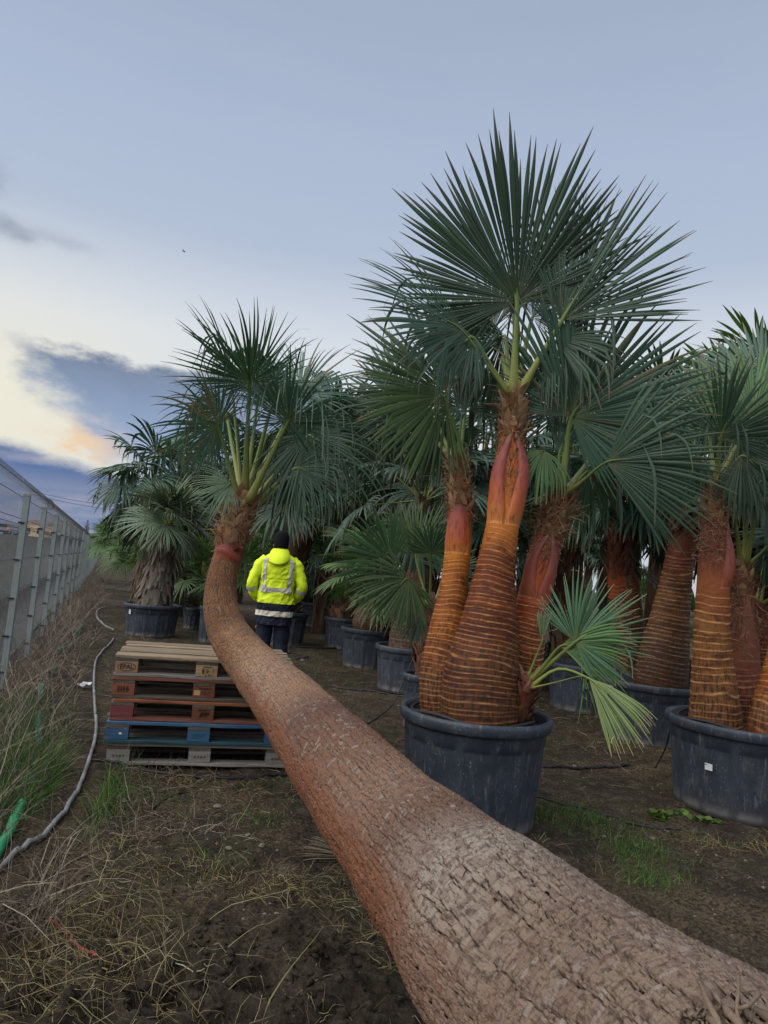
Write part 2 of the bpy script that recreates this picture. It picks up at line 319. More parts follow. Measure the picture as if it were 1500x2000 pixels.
c = mixc(nt, mth(nt, 'MULTIPLY', sstep(nt, tone, .84, 1.0), .5), c, (.36, .32, .27))
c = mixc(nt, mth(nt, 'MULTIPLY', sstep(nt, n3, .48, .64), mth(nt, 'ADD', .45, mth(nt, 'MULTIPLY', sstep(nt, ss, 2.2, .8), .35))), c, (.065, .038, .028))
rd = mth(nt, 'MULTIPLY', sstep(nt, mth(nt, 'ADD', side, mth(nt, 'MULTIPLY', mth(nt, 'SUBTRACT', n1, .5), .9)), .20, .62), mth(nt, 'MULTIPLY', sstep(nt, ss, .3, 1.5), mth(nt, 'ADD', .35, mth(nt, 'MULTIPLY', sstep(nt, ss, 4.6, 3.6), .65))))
c = mixc(nt, mth(nt, 'MULTIPLY', rd, .88), c, brn)
c = mixc(nt, mth(nt, 'MULTIPLY', sstep(nt, n2, .50, .30), .75), c, (.06, .036, .025))
c = mixc(nt, mth(nt, 'MULTIPLY', sstep(nt, n2, .58, .72), .35), c, (.42, .35, .28))
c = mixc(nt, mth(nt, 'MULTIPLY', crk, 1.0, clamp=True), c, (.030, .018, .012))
setc(nt, b, c); bump(nt, b, mth(nt, 'ADD', n2, mth(nt, 'MULTIPLY', n3, .6)), .9, .010)

# soil
m, nt, b = newmat('soil', .95, .12); SOIL = m
p = pos(nt); field = attr(nt, 'field'); clod = attr(nt, 'clod')
n1 = noi(nt, p, .9, 5, .6); n2 = noi(nt, p, 7.0, 6, .65); n3 = noi(nt, p, 55.0, 5, .7); n4 = noi(nt, mapv(nt, p, (1, 1, 1), (5, 2, 0)), 2.2, 5, .6)
c = ramp(nt, mth(nt, 'ADD', mth(nt, 'MULTIPLY', n2, .5), mth(nt, 'MULTIPLY', n3, .5)), [(.34, (.017, .0135, .0105)), (.5, (.044, .034, .025)), (.66, (.135, .107, .078))])
c = mixc(nt, mth(nt, 'MULTIPLY', sstep(nt, n4, .50, .64), .42), c, (.048, .054, .024))
c = mixc(nt, mth(nt, 'MULTIPLY', sstep(nt, n1, .47, .60), mth(nt, 'MULTIPLY', sstep(nt, n3, .42, .60), .65)), c, (.145, .105, .06))
c = mixc(nt, mth(nt, 'MULTIPLY', clod, .75), c, ramp(nt, n3, [(.3, (.020, .016, .012)), (.7, (.062, .050, .038))]))
c = mixc(nt, field, c, ramp(nt, mth(nt, 'ADD', mth(nt, 'MULTIPLY', n1, .4), mth(nt, 'MULTIPLY', n2, .6)), [(.3, (.045, .042, .036)), (.7, (.085, .078, .062))]))
setc(nt, b, c); bump(nt, b, mth(nt, 'ADD', mth(nt, 'MULTIPLY', n3, .6), n2), .9, .03)
POTSOIL = simple('pot_soil', (.075, .055, .04), .95, .1, .6, 30, .8)

# black nursery plastic, dusty
m, nt, b = newmat('pot_plastic', .48, .4); POT = m
p = objc(nt); n1 = noi(nt, p, 5, 5, .6); n2 = noi(nt, mapv(nt, p, (1, 1, .25)), 26, 5, .7); n3 = noi(nt, p, 90, 3, .6)
c = ramp(nt, n1, [(.3, (.024, .031, .044)), (.7, (.046, .057, .078))])
c = mixc(nt, mth(nt, 'MULTIPLY', sstep(nt, n2, .52, .78), .55), c, (.115, .125, .145))
c = mixc(nt, mth(nt, 'MULTIPLY', sstep(nt, n3, .64, .72), sstep(nt, n1, .42, .55)), c, (.26, .27, .28))
sc2 = noi(nt, mapv(nt, p, (3, 3, .5), (4, 1, 0)), 9, 6, .75)
c = mixc(nt, mth(nt, 'MULTIPLY', sstep(nt, sc2, .56, .64), .55), c, (.17, .185, .205))
c = mixc(nt, mth(nt, 'MULTIPLY', sstep(nt, noi(nt, p, 11, 6, .75), .53, .68), .6), c, (.105, .092, .074))
zz = nd(nt, 'ShaderNodeSeparateXYZ', {0: p}).outputs[2]
c = mixc(nt, mth(nt, 'MULTIPLY', sstep(nt, mth(nt, 'ADD', zz, mth(nt, 'MULTIPLY', n2, .2)), .26, .05), .75), c, (.10, .082, .062)); setc(nt, b, c)
nt.links.new(ramp(nt, n2, [(.3, (.40,) * 3), (.7, (.62,) * 3)]), b.inputs['Roughness']); bump(nt, b, n3, .12, .004)

def wood_mat(name, lo, hi, paint=None, wear=.5):
    m, nt, b = newmat(name, .85, .15); r = orand(nt)
    p = nd(nt, 'ShaderNodeVectorMath', {0: objc(nt), 1: nd(nt, 'ShaderNodeCombineXYZ', {0: mth(nt, 'MULTIPLY', r, 37.0), 1: mth(nt, 'MULTIPLY', r, 11.0), 2: r}).outputs[0]}, operation='ADD').outputs[0]
    g = noi(nt, mapv(nt, p, (3, 60, 60)), 1.0, 5, .65, .4); k = noi(nt, mapv(nt, p, (7, 16, 16)), 1.0, 6, .75)
    c = ramp(nt, mth(nt, 'ADD', mth(nt, 'MULTIPLY', g, .7), mth(nt, 'MULTIPLY', k, .3)), [(.3, lo), (.7, hi)])
    c = mixc(nt, mth(nt, 'MULTIPLY', sstep(nt, k, .52, .7), .5), c, tuple(q * .5 for q in lo))
    if paint: c = mixc(nt, mth(nt, 'MULTIPLY', sstep(nt, mth(nt, 'ADD', mth(nt, 'MULTIPLY', g, .5), mth(nt, 'MULTIPLY', k, .5)), wear + .1, wear - .1), .92), c, paint)
    c = nd(nt, 'ShaderNodeHueSaturation', {'Value': mth(nt, 'ADD', .75, mth(nt, 'MULTIPLY', r, .5)), 'Color': c}).outputs[0]
    setc(nt, b, c); bump(nt, b, g, .5, .004); return m
WOOD = wood_mat('weathered_pine', (.17, .125, .082), (.36, .275, .19))
WOOD_B = wood_mat('block_chipwood', (.20, .125, .075), (.31, .20, .125))
WOOD_BY = wood_mat('block_fresh', (.30, .205, .11), (.44, .31, .18))
WOOD_GREY = wood_mat('grey_pine', (.17, .15, .13), (.33, .305, .275))
WOOD_DK = wood_mat('grimy_pine', (.075, .06, .048), (.17, .14, .11))
WOOD_RED = wood_mat('red_pine', (.10, .065, .05), (.17, .12, .09), (.17, .060, .045), .56)
WOOD_REDB = wood_mat('red_block', (.20, .08, .05), (.30, .12, .07), (.19, .070, .044), .55)
WOOD_MAR = wood_mat('maroon_block', (.16, .05, .05), (.24, .09, .08), (.17, .045, .052), .60)
WOOD_ORG = wood_mat('orange_board', (.24, .10, .06), (.34, .16, .09), (.27, .095, .05), .58)
WOOD_BLUE = wood_mat('blue_board', (.14, .13, .12), (.22, .21, .20), (.030, .100, .20), .58)
WOOD_TEAL = wood_mat('faded_blue_board', (.08, .09, .09), (.15, .17, .17), (.035, .095, .115), .60)
INK = simple('black_ink', (.02, .017, .015), .8, .1, .2)
INK2 = simple('faded_ink', (.075, .04, .03), .85, .1, .3)
PAPERT = simple('yellowed_tag', (.50, .33, .15), .8, .1, .15)
POST = simple('grey_green_post', (.29, .325, .315), .5, .4, .14, 9)
WIRE = simple('galvanised_wire', (.115, .122, .128), .5, .4, .15, 9, metallic=.2)
DARKM = simple('dark_fitting', (.03, .03, .032), .6, .3)
def strand_mat(name, stops, rough=.75):
    m, nt, b = newmat(name, rough, .2); setc(nt, b, ramp(nt, attr(nt, 'tone'), stops)); return m
WEED = strand_mat('dry_weeds', [(0, (.055, .04, .032)), (.5, (.16, .125, .10)), (.85, (.26, .21, .165)), (1, (.34, .29, .22))])
STRAW = strand_mat('straw', [(0, (.07, .05, .022)), (.4, (.19, .135, .060)), (.72, (.28, .225, .12)), (.9, (.21, .22, .09)), (1, (.40, .35, .24))])
GRASS = strand_mat('grass', [(0, (.03, .065, .016)), (.6, (.07, .15, .032)), (1, (.15, .22, .06))])
LITTER = strand_mat('litter', [(0, (.05, .035, .022)), (.5, (.16, .12, .07)), (.9, (.28, .22, .14)), (1, (.40, .36, .28))])
FIELD = strand_mat('field_grass', [(0, (.045, .040, .034)), (.5, (.085, .078, .062)), (1, (.13, .12, .09))])
HOSE_G = simple('grey_hose', (.22, .22, .225), .42, .45, .55, 5, .2)
HOSE_K = simple('black_hose', (.018, .018, .02), .5, .4, .3)
GREEN_P = simple('green_pipe', (.02, .26, .10), .45, .4, .35, 8, .2)
GREEN_N = simple('green_netting', (.025, .12, .07), .6, .3, .4, 20)
RED_C = simple('faded_red_cord', (.30, .055, .06), .7, .2, .3)
WHITE = simple('white_paper', (.72, .73, .75), .7, .2, .08)
STONE = simple('stone', (.17, .14, .11), .85, .2, .4, 22, .4)
ROOT = boot_mat('roots', (.06, .042, .03), (.18, .13, .09), (.36, .29, .21))

# ------------------------------------------------------------------ ground
FA = np.array([-3.29, 6.58]); FD = np.array([math.sin(R(-20.66)), math.cos(R(-20.66))]); FN = np.array([FD[1], -FD[0]])   # fence line, FN points to the yard
def fdist(x, y): return (x - FA[0]) * FN[0] + (y - FA[1]) * FN[1]
def axis_pts(lo, dense_lo, dense_hi, hi, h, g=1.09):
    a = list(np.arange(dense_lo, dense_hi, h)); s = h; q = a[-1]
    while q < hi: s = min(s * g, 60); q += s; a.append(q)
    s = h; q = a[0]; bq = []
    while q > lo: s = min(s * g, 60); q -= s; bq.append(q)
    return np.array(bq[::-1] + a)
def clod_mask(x, y):
    m = np.exp(-(((x + .25) / .75) ** 2 + ((y - 2.35) / .62) ** 2) ** 2) + .8 * np.exp(-(((x - .95) / .5) ** 2 + ((y - 3.3) / .5) ** 2) ** 2)
    return np.clip(m + .6 * (fbm(x * 2.2, y * 2.2, 3, 5) - .5) * (m > .03), 0, 1)
def gh(x, y):
    x = np.asarray(x, float); y = np.asarray(y, float)
    near = np.exp(-np.maximum(y - 6, 0) / 6)
    h = (fbm(x * .55, y * .55, 3, 1) - .5) * .08 + (fbm(x * 4, y * 4, 3, 2) - .5) * .05 * near
    cm = clod_mask(x, y)
    rid = 1 - np.abs(2 * fbm(x * 5.5, y * 5.5, 4, 7, .55) - 1)
    h = h + cm * ((rid - .7) * .24 + (fbm(x * 22, y * 22, 3, 9) - .5) * .035) + near * (fbm(x * 17, y * 17, 3, 3) - .5) * .034
    bank = 1 / (1 + np.exp(-((x - 1.0) * .75 + (y - 3.55)) / .05))
    h = h + .05 * (bank - 1) * np.exp(-((x - 1.3) / .8) ** 2) * (y < 5)
    fd = fdist(x, y)
    h = h + .10 * np.exp(-((fd - .15) / .6) ** 2)
    d = np.hypot(x, y); h = h + 2.1 * np.clip((d - 35) / 55, 0, 1) ** 1.3 * np.clip((-x - .25 * y - 3) / 12, 0, 1)
    return h
gx = axis_pts(-700, -1.7, 1.7, 700, .016); gy = axis_pts(-60, 1.5, 4.6, 1200, .016, 1.035)
GX, GY = np.meshgrid(gx, gy, indexing='ij')
GZ = gh(GX, GY)
V = np.stack([GX, GY, GZ], -1).reshape(-1, 3)
fld = np.clip((-fdist(GX, GY) - .3) / .8, 0, 1)
tag(put('ground', mesh('ground', V, [grid_faces(len(gx), len(gy), False)], SOIL, attrs={'field': fld, 'clod': clod_mask(GX, GY)})), None, None, None, 'structure')
def gz(p): return np.array([p[0], p[1], float(gh(p[0], p[1]))])
def on(u, v): return gz(gnd(u, v))
# ------------------------------------------------------------------ wire fence along the left
rng = np.random.default_rng(3)
fence = thing('wire_fence', 'grey welded wire fence with pale square posts running along the left edge', 'fence', (FA[0], FA[1], 0))
frot = math.atan2(FD[1], FD[0]); SP = 2.12
mb = MB(); mb.box((0, 0, .92), (.052, .052, 1.86)); mb.box((0, -.029, .92), (.018, .010, 1.86)); mb.box((0, 0, 1.856), (.060, .060, .02))
V, F = mb.get(); post_me = mesh('fence_post', V, F, POST, smooth=False)
mb = MB(); mb.box((-.02, .032, 0), (.04, .02, .014)); mb.box((-.031, .005, 0), (.010, .028, .014)); V, F = mb.get(); clamp_me = mesh('clamp', V, F, DARKM, smooth=False)
mb = MB(); zs = [.06, .20, .29, .58, .86, .96, 1.28, 1.55, 1.64, 1.86]; L = SP - .005
def foldy(z): return (.035 if any(abs(z - q) < .02 for q in (.245, .91, 1.595)) else 0.0)
prof = [(.045, .03), (.045, .20), (.08, .245), (.045, .29), (.045, .86), (.08, .91), (.045, .96), (.045, 1.55), (.08, 1.595), (.045, 1.64), (.045, 1.84), (.015, 1.90), (.03, 1.96), (.05, 2.02)]
for x in np.arange(.025, L, .05):
    P = np.array([(x, y, z) for y, z in prof]); Vt, Ft = tube(P, .0019, 3, cap=False); mb.add(Vt, Ft)
for z in (.20, .245, .29, .58, .86, .91, .96, 1.26, 1.55, 1.595, 1.64, 1.84, 1.96):
    y = np.interp(z, [q[1] for q in prof], [q[0] for q in prof]) - .006
    Vt, Ft = tube(np.array([(0, y, z), (L / 2, y, z), (L, y, z)]), .0030, 4, cap=False); mb.add(Vt, Ft)
V, F = mb.get(); panel_me = mesh('fence_panel', V, F, WIRE)
for k in range(-2, 27):
    q = FD * SP * k; h = float(gh(FA[0] + q[0], FA[1] + q[1])) - .06
    po = put('post', post_me, fence, (q[0], q[1], 0), (R(rng.normal(0, .5)), 0, frot))
    put('wire_panel', panel_me, fence, (q[0], q[1], 0.0), (0, 0, frot))
    if k < 9:
        for z in (.25, .57, .91, 1.26, 1.6): put('clamp', clamp_me, po, (0, 0, z))
V, F = tube(np.array([at(*q) for q in ((60, 955, 8.9), (78, 968, 8.9), (84, 976, 8.9), (93, 974, 8.9), (103, 980, 8.9), (104, 992, 8.9), (97, 994, 8.9), (93, 985, 8.9), (97, 978, 8.9))]), .004, 4, 40)
solo('wire_coil', V, F, DARKM, 'loose curl of dark wire on top of the fence', 'wire')

# ------------------------------------------------------------------ strands (weeds, straw, grass, litter)
def strands(N, xy, length, width, lean, curl, seed, tone=None, n=5, z0=None, up=1.0, kink=0.0):
    g = np.random.default_rng(seed); xy = np.asarray(xy); N = len(xy)
    Ln = length[0] + (length[1] - length[0]) * g.random(N) ** 1.5; a = g.random(N) * 2 * np.pi
    d = np.stack([np.cos(a) * lean * (.3 + g.random(N)), np.sin(a) * lean * (.3 + g.random(N)), np.full(N, up)], -1); d = nrm(d)
    cd = nrm(g.normal(0, 1, (N, 3)) + np.array([0, 0, -1.1])) * curl * (.3 + g.random((N, 1)))
    p = np.stack([xy[:, 0], xy[:, 1], gh(xy[:, 0], xy[:, 1]) - .01 if z0 is None else z0], -1)
    w = width * (.6 + .8 * g.random(N)); sd_ = nrm(np.cross(d, g.normal(0, 1, (N, 3))))
    V = np.zeros((N, n, 2, 3))
    for k in range(n):
        ww = (w * (1 - .85 * k / (n - 1)))[:, None] * sd_
        V[:, k, 0] = p - ww; V[:, k, 1] = p + ww
        d = nrm(d + cd / (n - 1) + (g.normal(0, kink, (N, 3)) if kink else 0)); p = p + d * (Ln / (n - 1))[:, None]
        low = gh(p[:, 0], p[:, 1]) + .004; p[:, 2] = np.maximum(p[:, 2], low)
    b_ = (np.arange(N) * n * 2)[:, None] + (np.arange(n - 1) * 2)[None, :]
    F = np.stack([b_, b_ + 1, b_ + 3, b_ + 2], -1).reshape(-1, 4)
    t = np.repeat(np.clip(g.random(N) if tone is None else tone(g, N), 0, 1), n * 2)
    return V.reshape(-1, 3), [F], t
def along_fence(g, N, d0, d1, s0, s1, pw=1.6):
    s = s0 + (s1 - s0) * g.random(N) ** pw; d = d0 + (d1 - d0) * g.random(N)
    return FA[None] + FD[None] * s[:, None] + FN[None] * d[:, None]
g = np.random.default_rng(11); mb = MB()
HOSE = spline(np.array([gnd(u, v) for u, v in ((-30, 1770), (20, 1712), (90, 1648), (140, 1580), (172, 1500), (186, 1440), (184, 1385), (182, 1340), (186, 1300), (196, 1282), (212, 1265))]), 120)[:, :2]
def addst(z_, xy_, *a, **k):
    xy_ = np.asarray(xy_); xy_ = xy_[np.min(np.hypot(xy_[:, None, 0] - HOSE[None, :, 0], xy_[:, None, 1] - HOSE[None, :, 1]), axis=1) > .13]
    V, F, t = strands(z_, xy_, *a, **k); mb.add(V, F, tone=t)
xy = along_fence(g, 9000, .02, .75, -4.5, 34); xy = xy[vnoise(xy[:, 0] * 1.7, xy[:, 1] * 1.7, 4) > .38]
addst(0, xy, (.10, .48), .0026, .8, 1.5, 12, kink=.22, n=6)
xy = along_fence(g, 5000, .5, 1.55, -3.5, 26); xy = xy[vnoise(xy[:, 0] * 1.3, xy[:, 1] * 1.3, 8) > .52]
addst(0, xy, (.06, .28), .0024, 1.5, 1.8, 13, kink=.25, n=6)
xy = along_fence(g, 700, .02, .5, -4.5, 10); addst(0, xy, (.35, .75), .0034, .7, .9, 14, kink=.12, tone=lambda g_, n_: .6 + .4 * g_.random(n_))
V, F = mb.get(); solo('dry_weeds', V, F, WEED, 'tangled dry brown weeds along the foot of the wire fence', 'weeds', None, 'stuff', attrs=mb.attrs())
mb = MB(); xy = along_fence(g, 16000, -9, -.1, -6, 60, 1.8); addst(0, xy, (.2, .75), .006, .3, .8, 15, n=4)
V, F = mb.get(); solo('field_grass', V, F, FIELD, 'pale dry field grass behind the wire fence', 'grass', None, 'stuff', attrs=mb.attrs())
# yellow-green straw in the foreground
mb = MB()
def blob(g, N, u, v, sx, sy):
    c = gnd(u, v); return np.stack([c[0] + g.normal(0, sx, N), c[1] + g.normal(0, sy, N)], -1)
STT = lambda g_, n_: g_.random(n_) ** .8
for (u, v, sx, sy, N, l0, l1) in ((180, 1800, .26, .22, 480, .10, .48), (120, 1900, .22, .16, 380, .10, .42), (60, 1980, .24, .15, 300, .1, .4), (260, 1900, .20, .16, 330, .1, .42), (330, 1720, .30, .22, 330, .08, .34), (200, 1680, .22, .22, 260, .08, .38),
                                  (520, 1740, .26, .13, 300, .06, .26), (430, 1730, .22, .10, 200, .06, .24), (660, 1760, .2, .12, 260, .06, .28), (720, 1820, .12, .1, 200, .06, .22), (280, 1610, .3, .3, 200, .06, .3), (330, 1990, .2, .1, 160, .08, .3),
                                  (760, 1880, .06, .05, 60, .05, .16), (620, 1985, .05, .03, 35, .05, .16), (450, 1990, .05, .03, 30, .05, .14)):
    addst(0, blob(g, int(N * .45), u, v, sx * .62, sy * .62), (l0, l1 * .8), .0017, 2.2, 2.6, int(u + v), tone=STT, kink=.30, n=7)
for (u, v, N) in ((150, 1860, 20), (60, 1960, 14), (250, 1960, 16), (300, 1760, 6), (330, 1930, 6)):
    addst(0, blob(g, N, u, v, .2, .14), (.28, .52), .0022, .9, 1.3, int(u + v + 7), tone=lambda g_, n_: .6 + .3 * g_.random(n_), kink=.12, n=7)
for (u, v, sx, sy, N) in ((420, 1530, .6, .16, 620), (620, 1730, .3, .1, 300), (1230, 1460, .35, .2, 420), (1440, 1650, .35, .06, 330), (1200, 1500, .5, .3, 300), (1300, 1500, .2, .2, 160), (300, 1530, .4, .2, 300), (1060, 1640, .06, .03, 24)):
    addst(0, blob(g, N, u, v, sx, sy), (.04, .20), .0017, 1.6, 2.4, int(u * 3 + v), tone=lambda g_, n_: .25 + .5 * g_.random(n_), kink=.3)
V, F = mb.get(); solo('straw_grass', V, F, STRAW, 'yellowing straw and trampled grass on the bare soil in front', 'dry grass', None, 'stuff', attrs=mb.attrs())
# green grass tufts
mb = MB()
for (u, v, sx, sy, N, l1) in ((95, 1570, .20, .30, 2600, .20), (30, 1600, .12, .3, 1000, .22), (150, 1560, .10, .2, 800, .18), (40, 1480, .15, .4, 700, .2), (20, 1400, .12, .4, 500, .2), (120, 1480, .12, .3, 400, .12), (500, 1605, .07, .08, 160, .07), (640, 1560, .2, .2, 160, .05), (1090, 1590, .18, .12, 900, .08), (1240, 1660, .12, .12, 600, .09), (1270, 1710, .10, .08, 420, .09), (1150, 1610, .2, .1, 400, .07), (330, 1560, .2, .1, 150, .06), (420, 1690, .12, .08, 110, .07), (60, 1660, .12, .15, 400, .16), (70, 1540, .16, .22, 1500, .32), (30, 1440, .14, .3, 900, .32), (120, 1600, .14, .14, 900, .22), (15, 1540, .1, .2, 700, .36), (1180, 1640, .3, .25, 300, .05), (280, 1340, .4, .5, 300, .12), (210, 1275, .35, .5, 420, .15), (250, 1225, .4, .5, 300, .12),
                              (600, 1290, .8, 1.0, 420, .10), (700, 1330, .5, .6, 220, .1), (560, 1240, .6, .8, 260, .12), (1100, 1430, .5, .5, 200, .08), (1400, 1640, .3, .08, 90, .08)):
    addst(0, blob(g, N, u, v, sx, sy), (.03, l1), .0021, .55, 1.0, int(u * 2 + v), n=4)
V, F = mb.get(); solo('green_grass', V, F, GRASS, 'short green grass tufts growing in the soil', 'grass', None, 'stuff', attrs=mb.attrs())
# twigs and dry leaf litter over the yard
mb = MB()
N = 26000; q = g.random((N, 2)); xy = np.stack([-4.5 + 10 * q[:, 0], 1.6 + 13 * q[:, 1] ** 1.5], -1); xy = xy[(fdist(xy[:, 0], xy[:, 1]) > .2) & (fbm(xy[:, 0] * 1.2, xy[:, 1] * 1.2, 3, 31) > .44)]
addst(0, xy, (.03, .16), .0017, 3.0, .8, 41, up=.12, n=4, kink=.3)
for (u, v, sx, sy, N) in ((330, 1130, .9, 1.5, 500), (210, 1130, .8, 2.0, 700), (130, 1330, .5, .8, 1500), (140, 1420, .4, .6, 900), (600, 1450, .6, .6, 200), (1200, 1420, .8, .8, 600)):
    addst(0, blob(g, N, u, v, sx, sy), (.05, .28), .0026, 3.0, 1.0, int(u + 5 * v), up=.4, n=4, kink=.3)
V, F = mb.get(); solo('twig_litter', V, F, LITTER, 'dry twigs and leaf litter scattered over the nursery soil', 'litter', None, 'stuff', attrs=mb.attrs())
# pebbles
def pebble(g, r, sub=0):
    V = np.array([[0, 0, 1], [.9, 0, .3], [.28, .86, .3], [-.73, .53, .3], [-.73, -.53, .3], [.28, -.86, .3], [.73, .53, -.4], [-.28, .86, -.4], [-.9, 0, -.4], [-.28, -.86, -.4], [.73, -.53, -.4], [0, 0, -.9]])
    F = np.array([[0, 1, 2], [0, 2, 3], [0, 3, 4], [0, 4, 5], [0, 5, 1], [1, 6, 2], [2, 7, 3], [3, 8, 4], [4, 9, 5], [5, 10, 1], [1, 10, 6], [2, 6, 7], [3, 7, 8], [4, 8, 9], [5, 9, 10], [6, 11, 7], [7, 11, 8], [8, 11, 9], [9, 11, 10], [10, 11, 6]])
    V = V * (.75 + .5 * g.random((12, 1))) * np.array([1, .7 + .3 * g.random(), .45 + .3 * g.random()]); a = g.random() * 6.3
    return V @ np.array([[math.cos(a), math.sin(a), 0], [-math.sin(a), math.cos(a), 0], [0, 0, 1]]) * r, F
mb = MB()
N = 6500; q = g.random((N, 2)); xy = np.stack([-2.6 + 7.0 * q[:, 0], 1.7 + 8.5 * q[:, 1] ** 1.4], -1); xy = xy[(fbm(xy[:, 0] * 1.1, xy[:, 1] * 1.1, 3, 77) > .40) & (clod_mask(xy[:, 0], xy[:, 1]) < .25)]
for x_, y_ in xy:
    V, F = pebble(g, .003 + .009 * g.random() ** 3); mb.add(V + gz((x_, y_)), [F])
V, F = mb.get(); solo('gravel', V, F, STONE, 'small pebbles and grit strewn over the brown soil', 'gravel', None, 'stuff')
mb = MB()
for (u, v, sx, sy, N, r1) in ((520, 1880, .5, .34, 1300, .022), (640, 1800, .3, .2, 300, .016), (430, 1980, .3, .12, 260, .024), (1150, 1690, .4, .16, 380, .016), (480, 1620, .6, .35, 420, .010), (1250, 1560, .8, .45, 420, .010), (640, 1400, .8, .8, 380, .014), (300, 1700, .4, .4, 260, .012)):
    for x_, y_ in blob(g, N, u, v, sx, sy):
        V, F = pebble(g, .003 + r1 * g.random() ** 2.2); mb.add(V + gz((x_, y_)) - (0, 0, .002), [F], clod=.8 if v > 1740 and u < 700 else .15, field=0.0)
V, F = mb.get(); solo('soil_clods', V, F, SOIL, 'loose crumbs and clods of dark soil in front of the fallen trunk', 'soil', None, 'stuff', attrs=mb.attrs())
stones = [(484, 1639, .022, 'pale rounded pebble on bare soil left of the fallen trunk'), (510, 1663, .022, 'greyish stone just below the pale rounded pebble'), (424, 1580, .03, 'brownish flat stone below the right corner of the pallet stack'), (243, 1576, .024, 'lone tan stone on soil near the grey hose'), (445, 1670, .022, 'pinkish stone beside a yellow bent stem'),
          (1122, 1494, .03, 'tan stone beside the black drip line right of the big pot'), (1210, 1634, .028, 'flat pale stone on the bank between the two big pots'), (1274, 1632, .024, 'flat tan stone below the leaning palm pot'), (1180, 1632, .02, 'small pale stone on the mossy bank'), (590, 1293, .05, 'buff stone on the path behind the fallen trunk')]
for u, v, r_, lb in stones:
    V, F = pebble(g, r_); o = solo('stone', V + on(u, v) + (0, 0, r_ * .25), [F], STONE, lb, 'stone', 'stones lying on the soil')
    o.modifiers.new('round', 'SUBSURF').render_levels = 2
# ------------------------------------------------------------------ palm building blocks
UP = np.array([0, 0, 1.])
def rot_about(v, k, a):
    k = nrm(k); return v * math.cos(a) + np.cross(k, v) * math.sin(a) + k * (k @ v) * (1 - math.cos(a))
def fan_blade(g, P1, axis, normal, Rr, span=220, ns=44, fuse=.56, droop=.25, hang=.1, cup=.25, bend=.25, lens=.62, wid=1.0, threads=0):
    n = ns; fuse = fuse + g.normal(0, .03); y = nrm(axis); z = nrm(normal - (normal @ y) * y); x = np.cross(y, z)
    sp = R(span); th = np.linspace(-sp / 2, sp / 2, n) + g.normal(0, sp / n * .16, n); dth = sp / n; lowf = np.interp(np.arange(n), np.arange(0, n + 5, 5), g.normal(0, 1, len(np.arange(0, n + 5, 5)))); th = th + lowf * dth * .35
    Ln = Rr * ((1 - lens) + lens * np.cos(th * .62)) * (1 + g.normal(0, .06, n) + lowf * .035) * np.where(g.random(n) < .05, .55 + .3 * g.random(n), 1)
    S = np.concatenate([[.03, .15, .32], fuse + (1 - fuse) * np.array([0, .2, .42, .64, .84, 1.0])])
    side = np.abs(np.sin(th * .5)) ** 2
    d = y[None] * np.cos(th)[:, None] + x[None] * np.sin(th)[:, None] + z[None] * (cup * side + lowf * .07 + g.normal(0, .03, n))[:, None]
    d = nrm(d); hg = g.random(n) < hang; hs = .42 + .3 * g.random(n)
    p = P1[None] + d * (S[0] * Ln)[:, None]; V = np.zeros((n, len(S), 3, 3)); fo = .58
    dev = g.normal(0, .16, (n, 3)) * .5
    for k, s in enumerate(S):
        if k:
            ds = (S[k] - S[k - 1])
            gr = droop * (s ** 1.6) * ds * 2.2
            ghang = np.where(hg & (s > hs), 5.5 * ds * 2, 0)
            d = nrm(d - z[None] * bend * ds * 1.2 - UP[None] * (gr + ghang)[:, None] + (dev * ds * 2 if s > fuse else 0))
            p = p + d * (ds * Ln)[:, None]
        wv = nrm(np.cross(d, z[None] + .001)); r_ = s * Ln
        if s <= fuse: w = r_ * math.tan(dth / 2) * 1.03
        else: w = np.maximum(fuse * Ln * math.tan(dth / 2) * (1 - ((s - fuse) / (1 - fuse)) ** 2.1), .0010)
        w = w * wid if s > fuse else w
        nn = np.cross(wv, d)
        V[:, k, 0] = p - wv * w[:, None]; V[:, k, 2] = p + wv * w[:, None]; V[:, k, 1] = p + nn * (w * fo)[:, None]
    K = len(S); i = np.arange(n)[:, None, None] * K * 3; k = np.arange(K - 1)[None, :, None] * 3; c = np.arange(2)[None, None, :]
    b_ = i + k + c; F = np.stack([b_, b_ + 1, b_ + 4, b_ + 3], -1).reshape(-1, 4)
    t = np.broadcast_to(S[None, :, None], (n, K, 3)).ravel(); tone = np.broadcast_to(g.random(n)[:, None, None], (n, K, 3)).ravel()
    tone = tone.copy(); t = t.copy()
    rib = np.broadcast_to(np.array([0, 1., 0])[None, None, :], (n, K, 3)).ravel()
    rib = rib.copy(); VV = V.reshape(-1, 3); FF = [F]
    for q in range(threads):      # pale threads curling off the segment edges
        i_ = g.integers(0, n); k_ = g.integers(3, K); p = V[i_, k_, 0].copy(); dd = nrm(g.normal(0, 1, 3) + V[i_, -1, 1] - V[i_, 2, 1]); cc = g.normal(0, 1.6, 3); w_ = np.array([.0011, .0011, .0005]) * nrm(g.normal(0, 1, 3)); pts = []
        for z_ in range(5): pts += [p - w_, p + w_]; dd = nrm(dd + cc * .35 - UP * .2 + g.normal(0, .35, 3)); p = p + dd * Rr * .035
        FF.append(np.array([[0, 1, 3, 2], [2, 3, 5, 4], [4, 5, 7, 6], [6, 7, 9, 8]]) + len(VV)); VV = np.concatenate([VV, pts]); t = np.append(t, np.full(10, 1.0)); tone = np.append(tone, np.full(10, .9)); rib = np.append(rib, np.zeros(10))
    return VV, FF, dict(t=t, tone=tone, rib=rib)
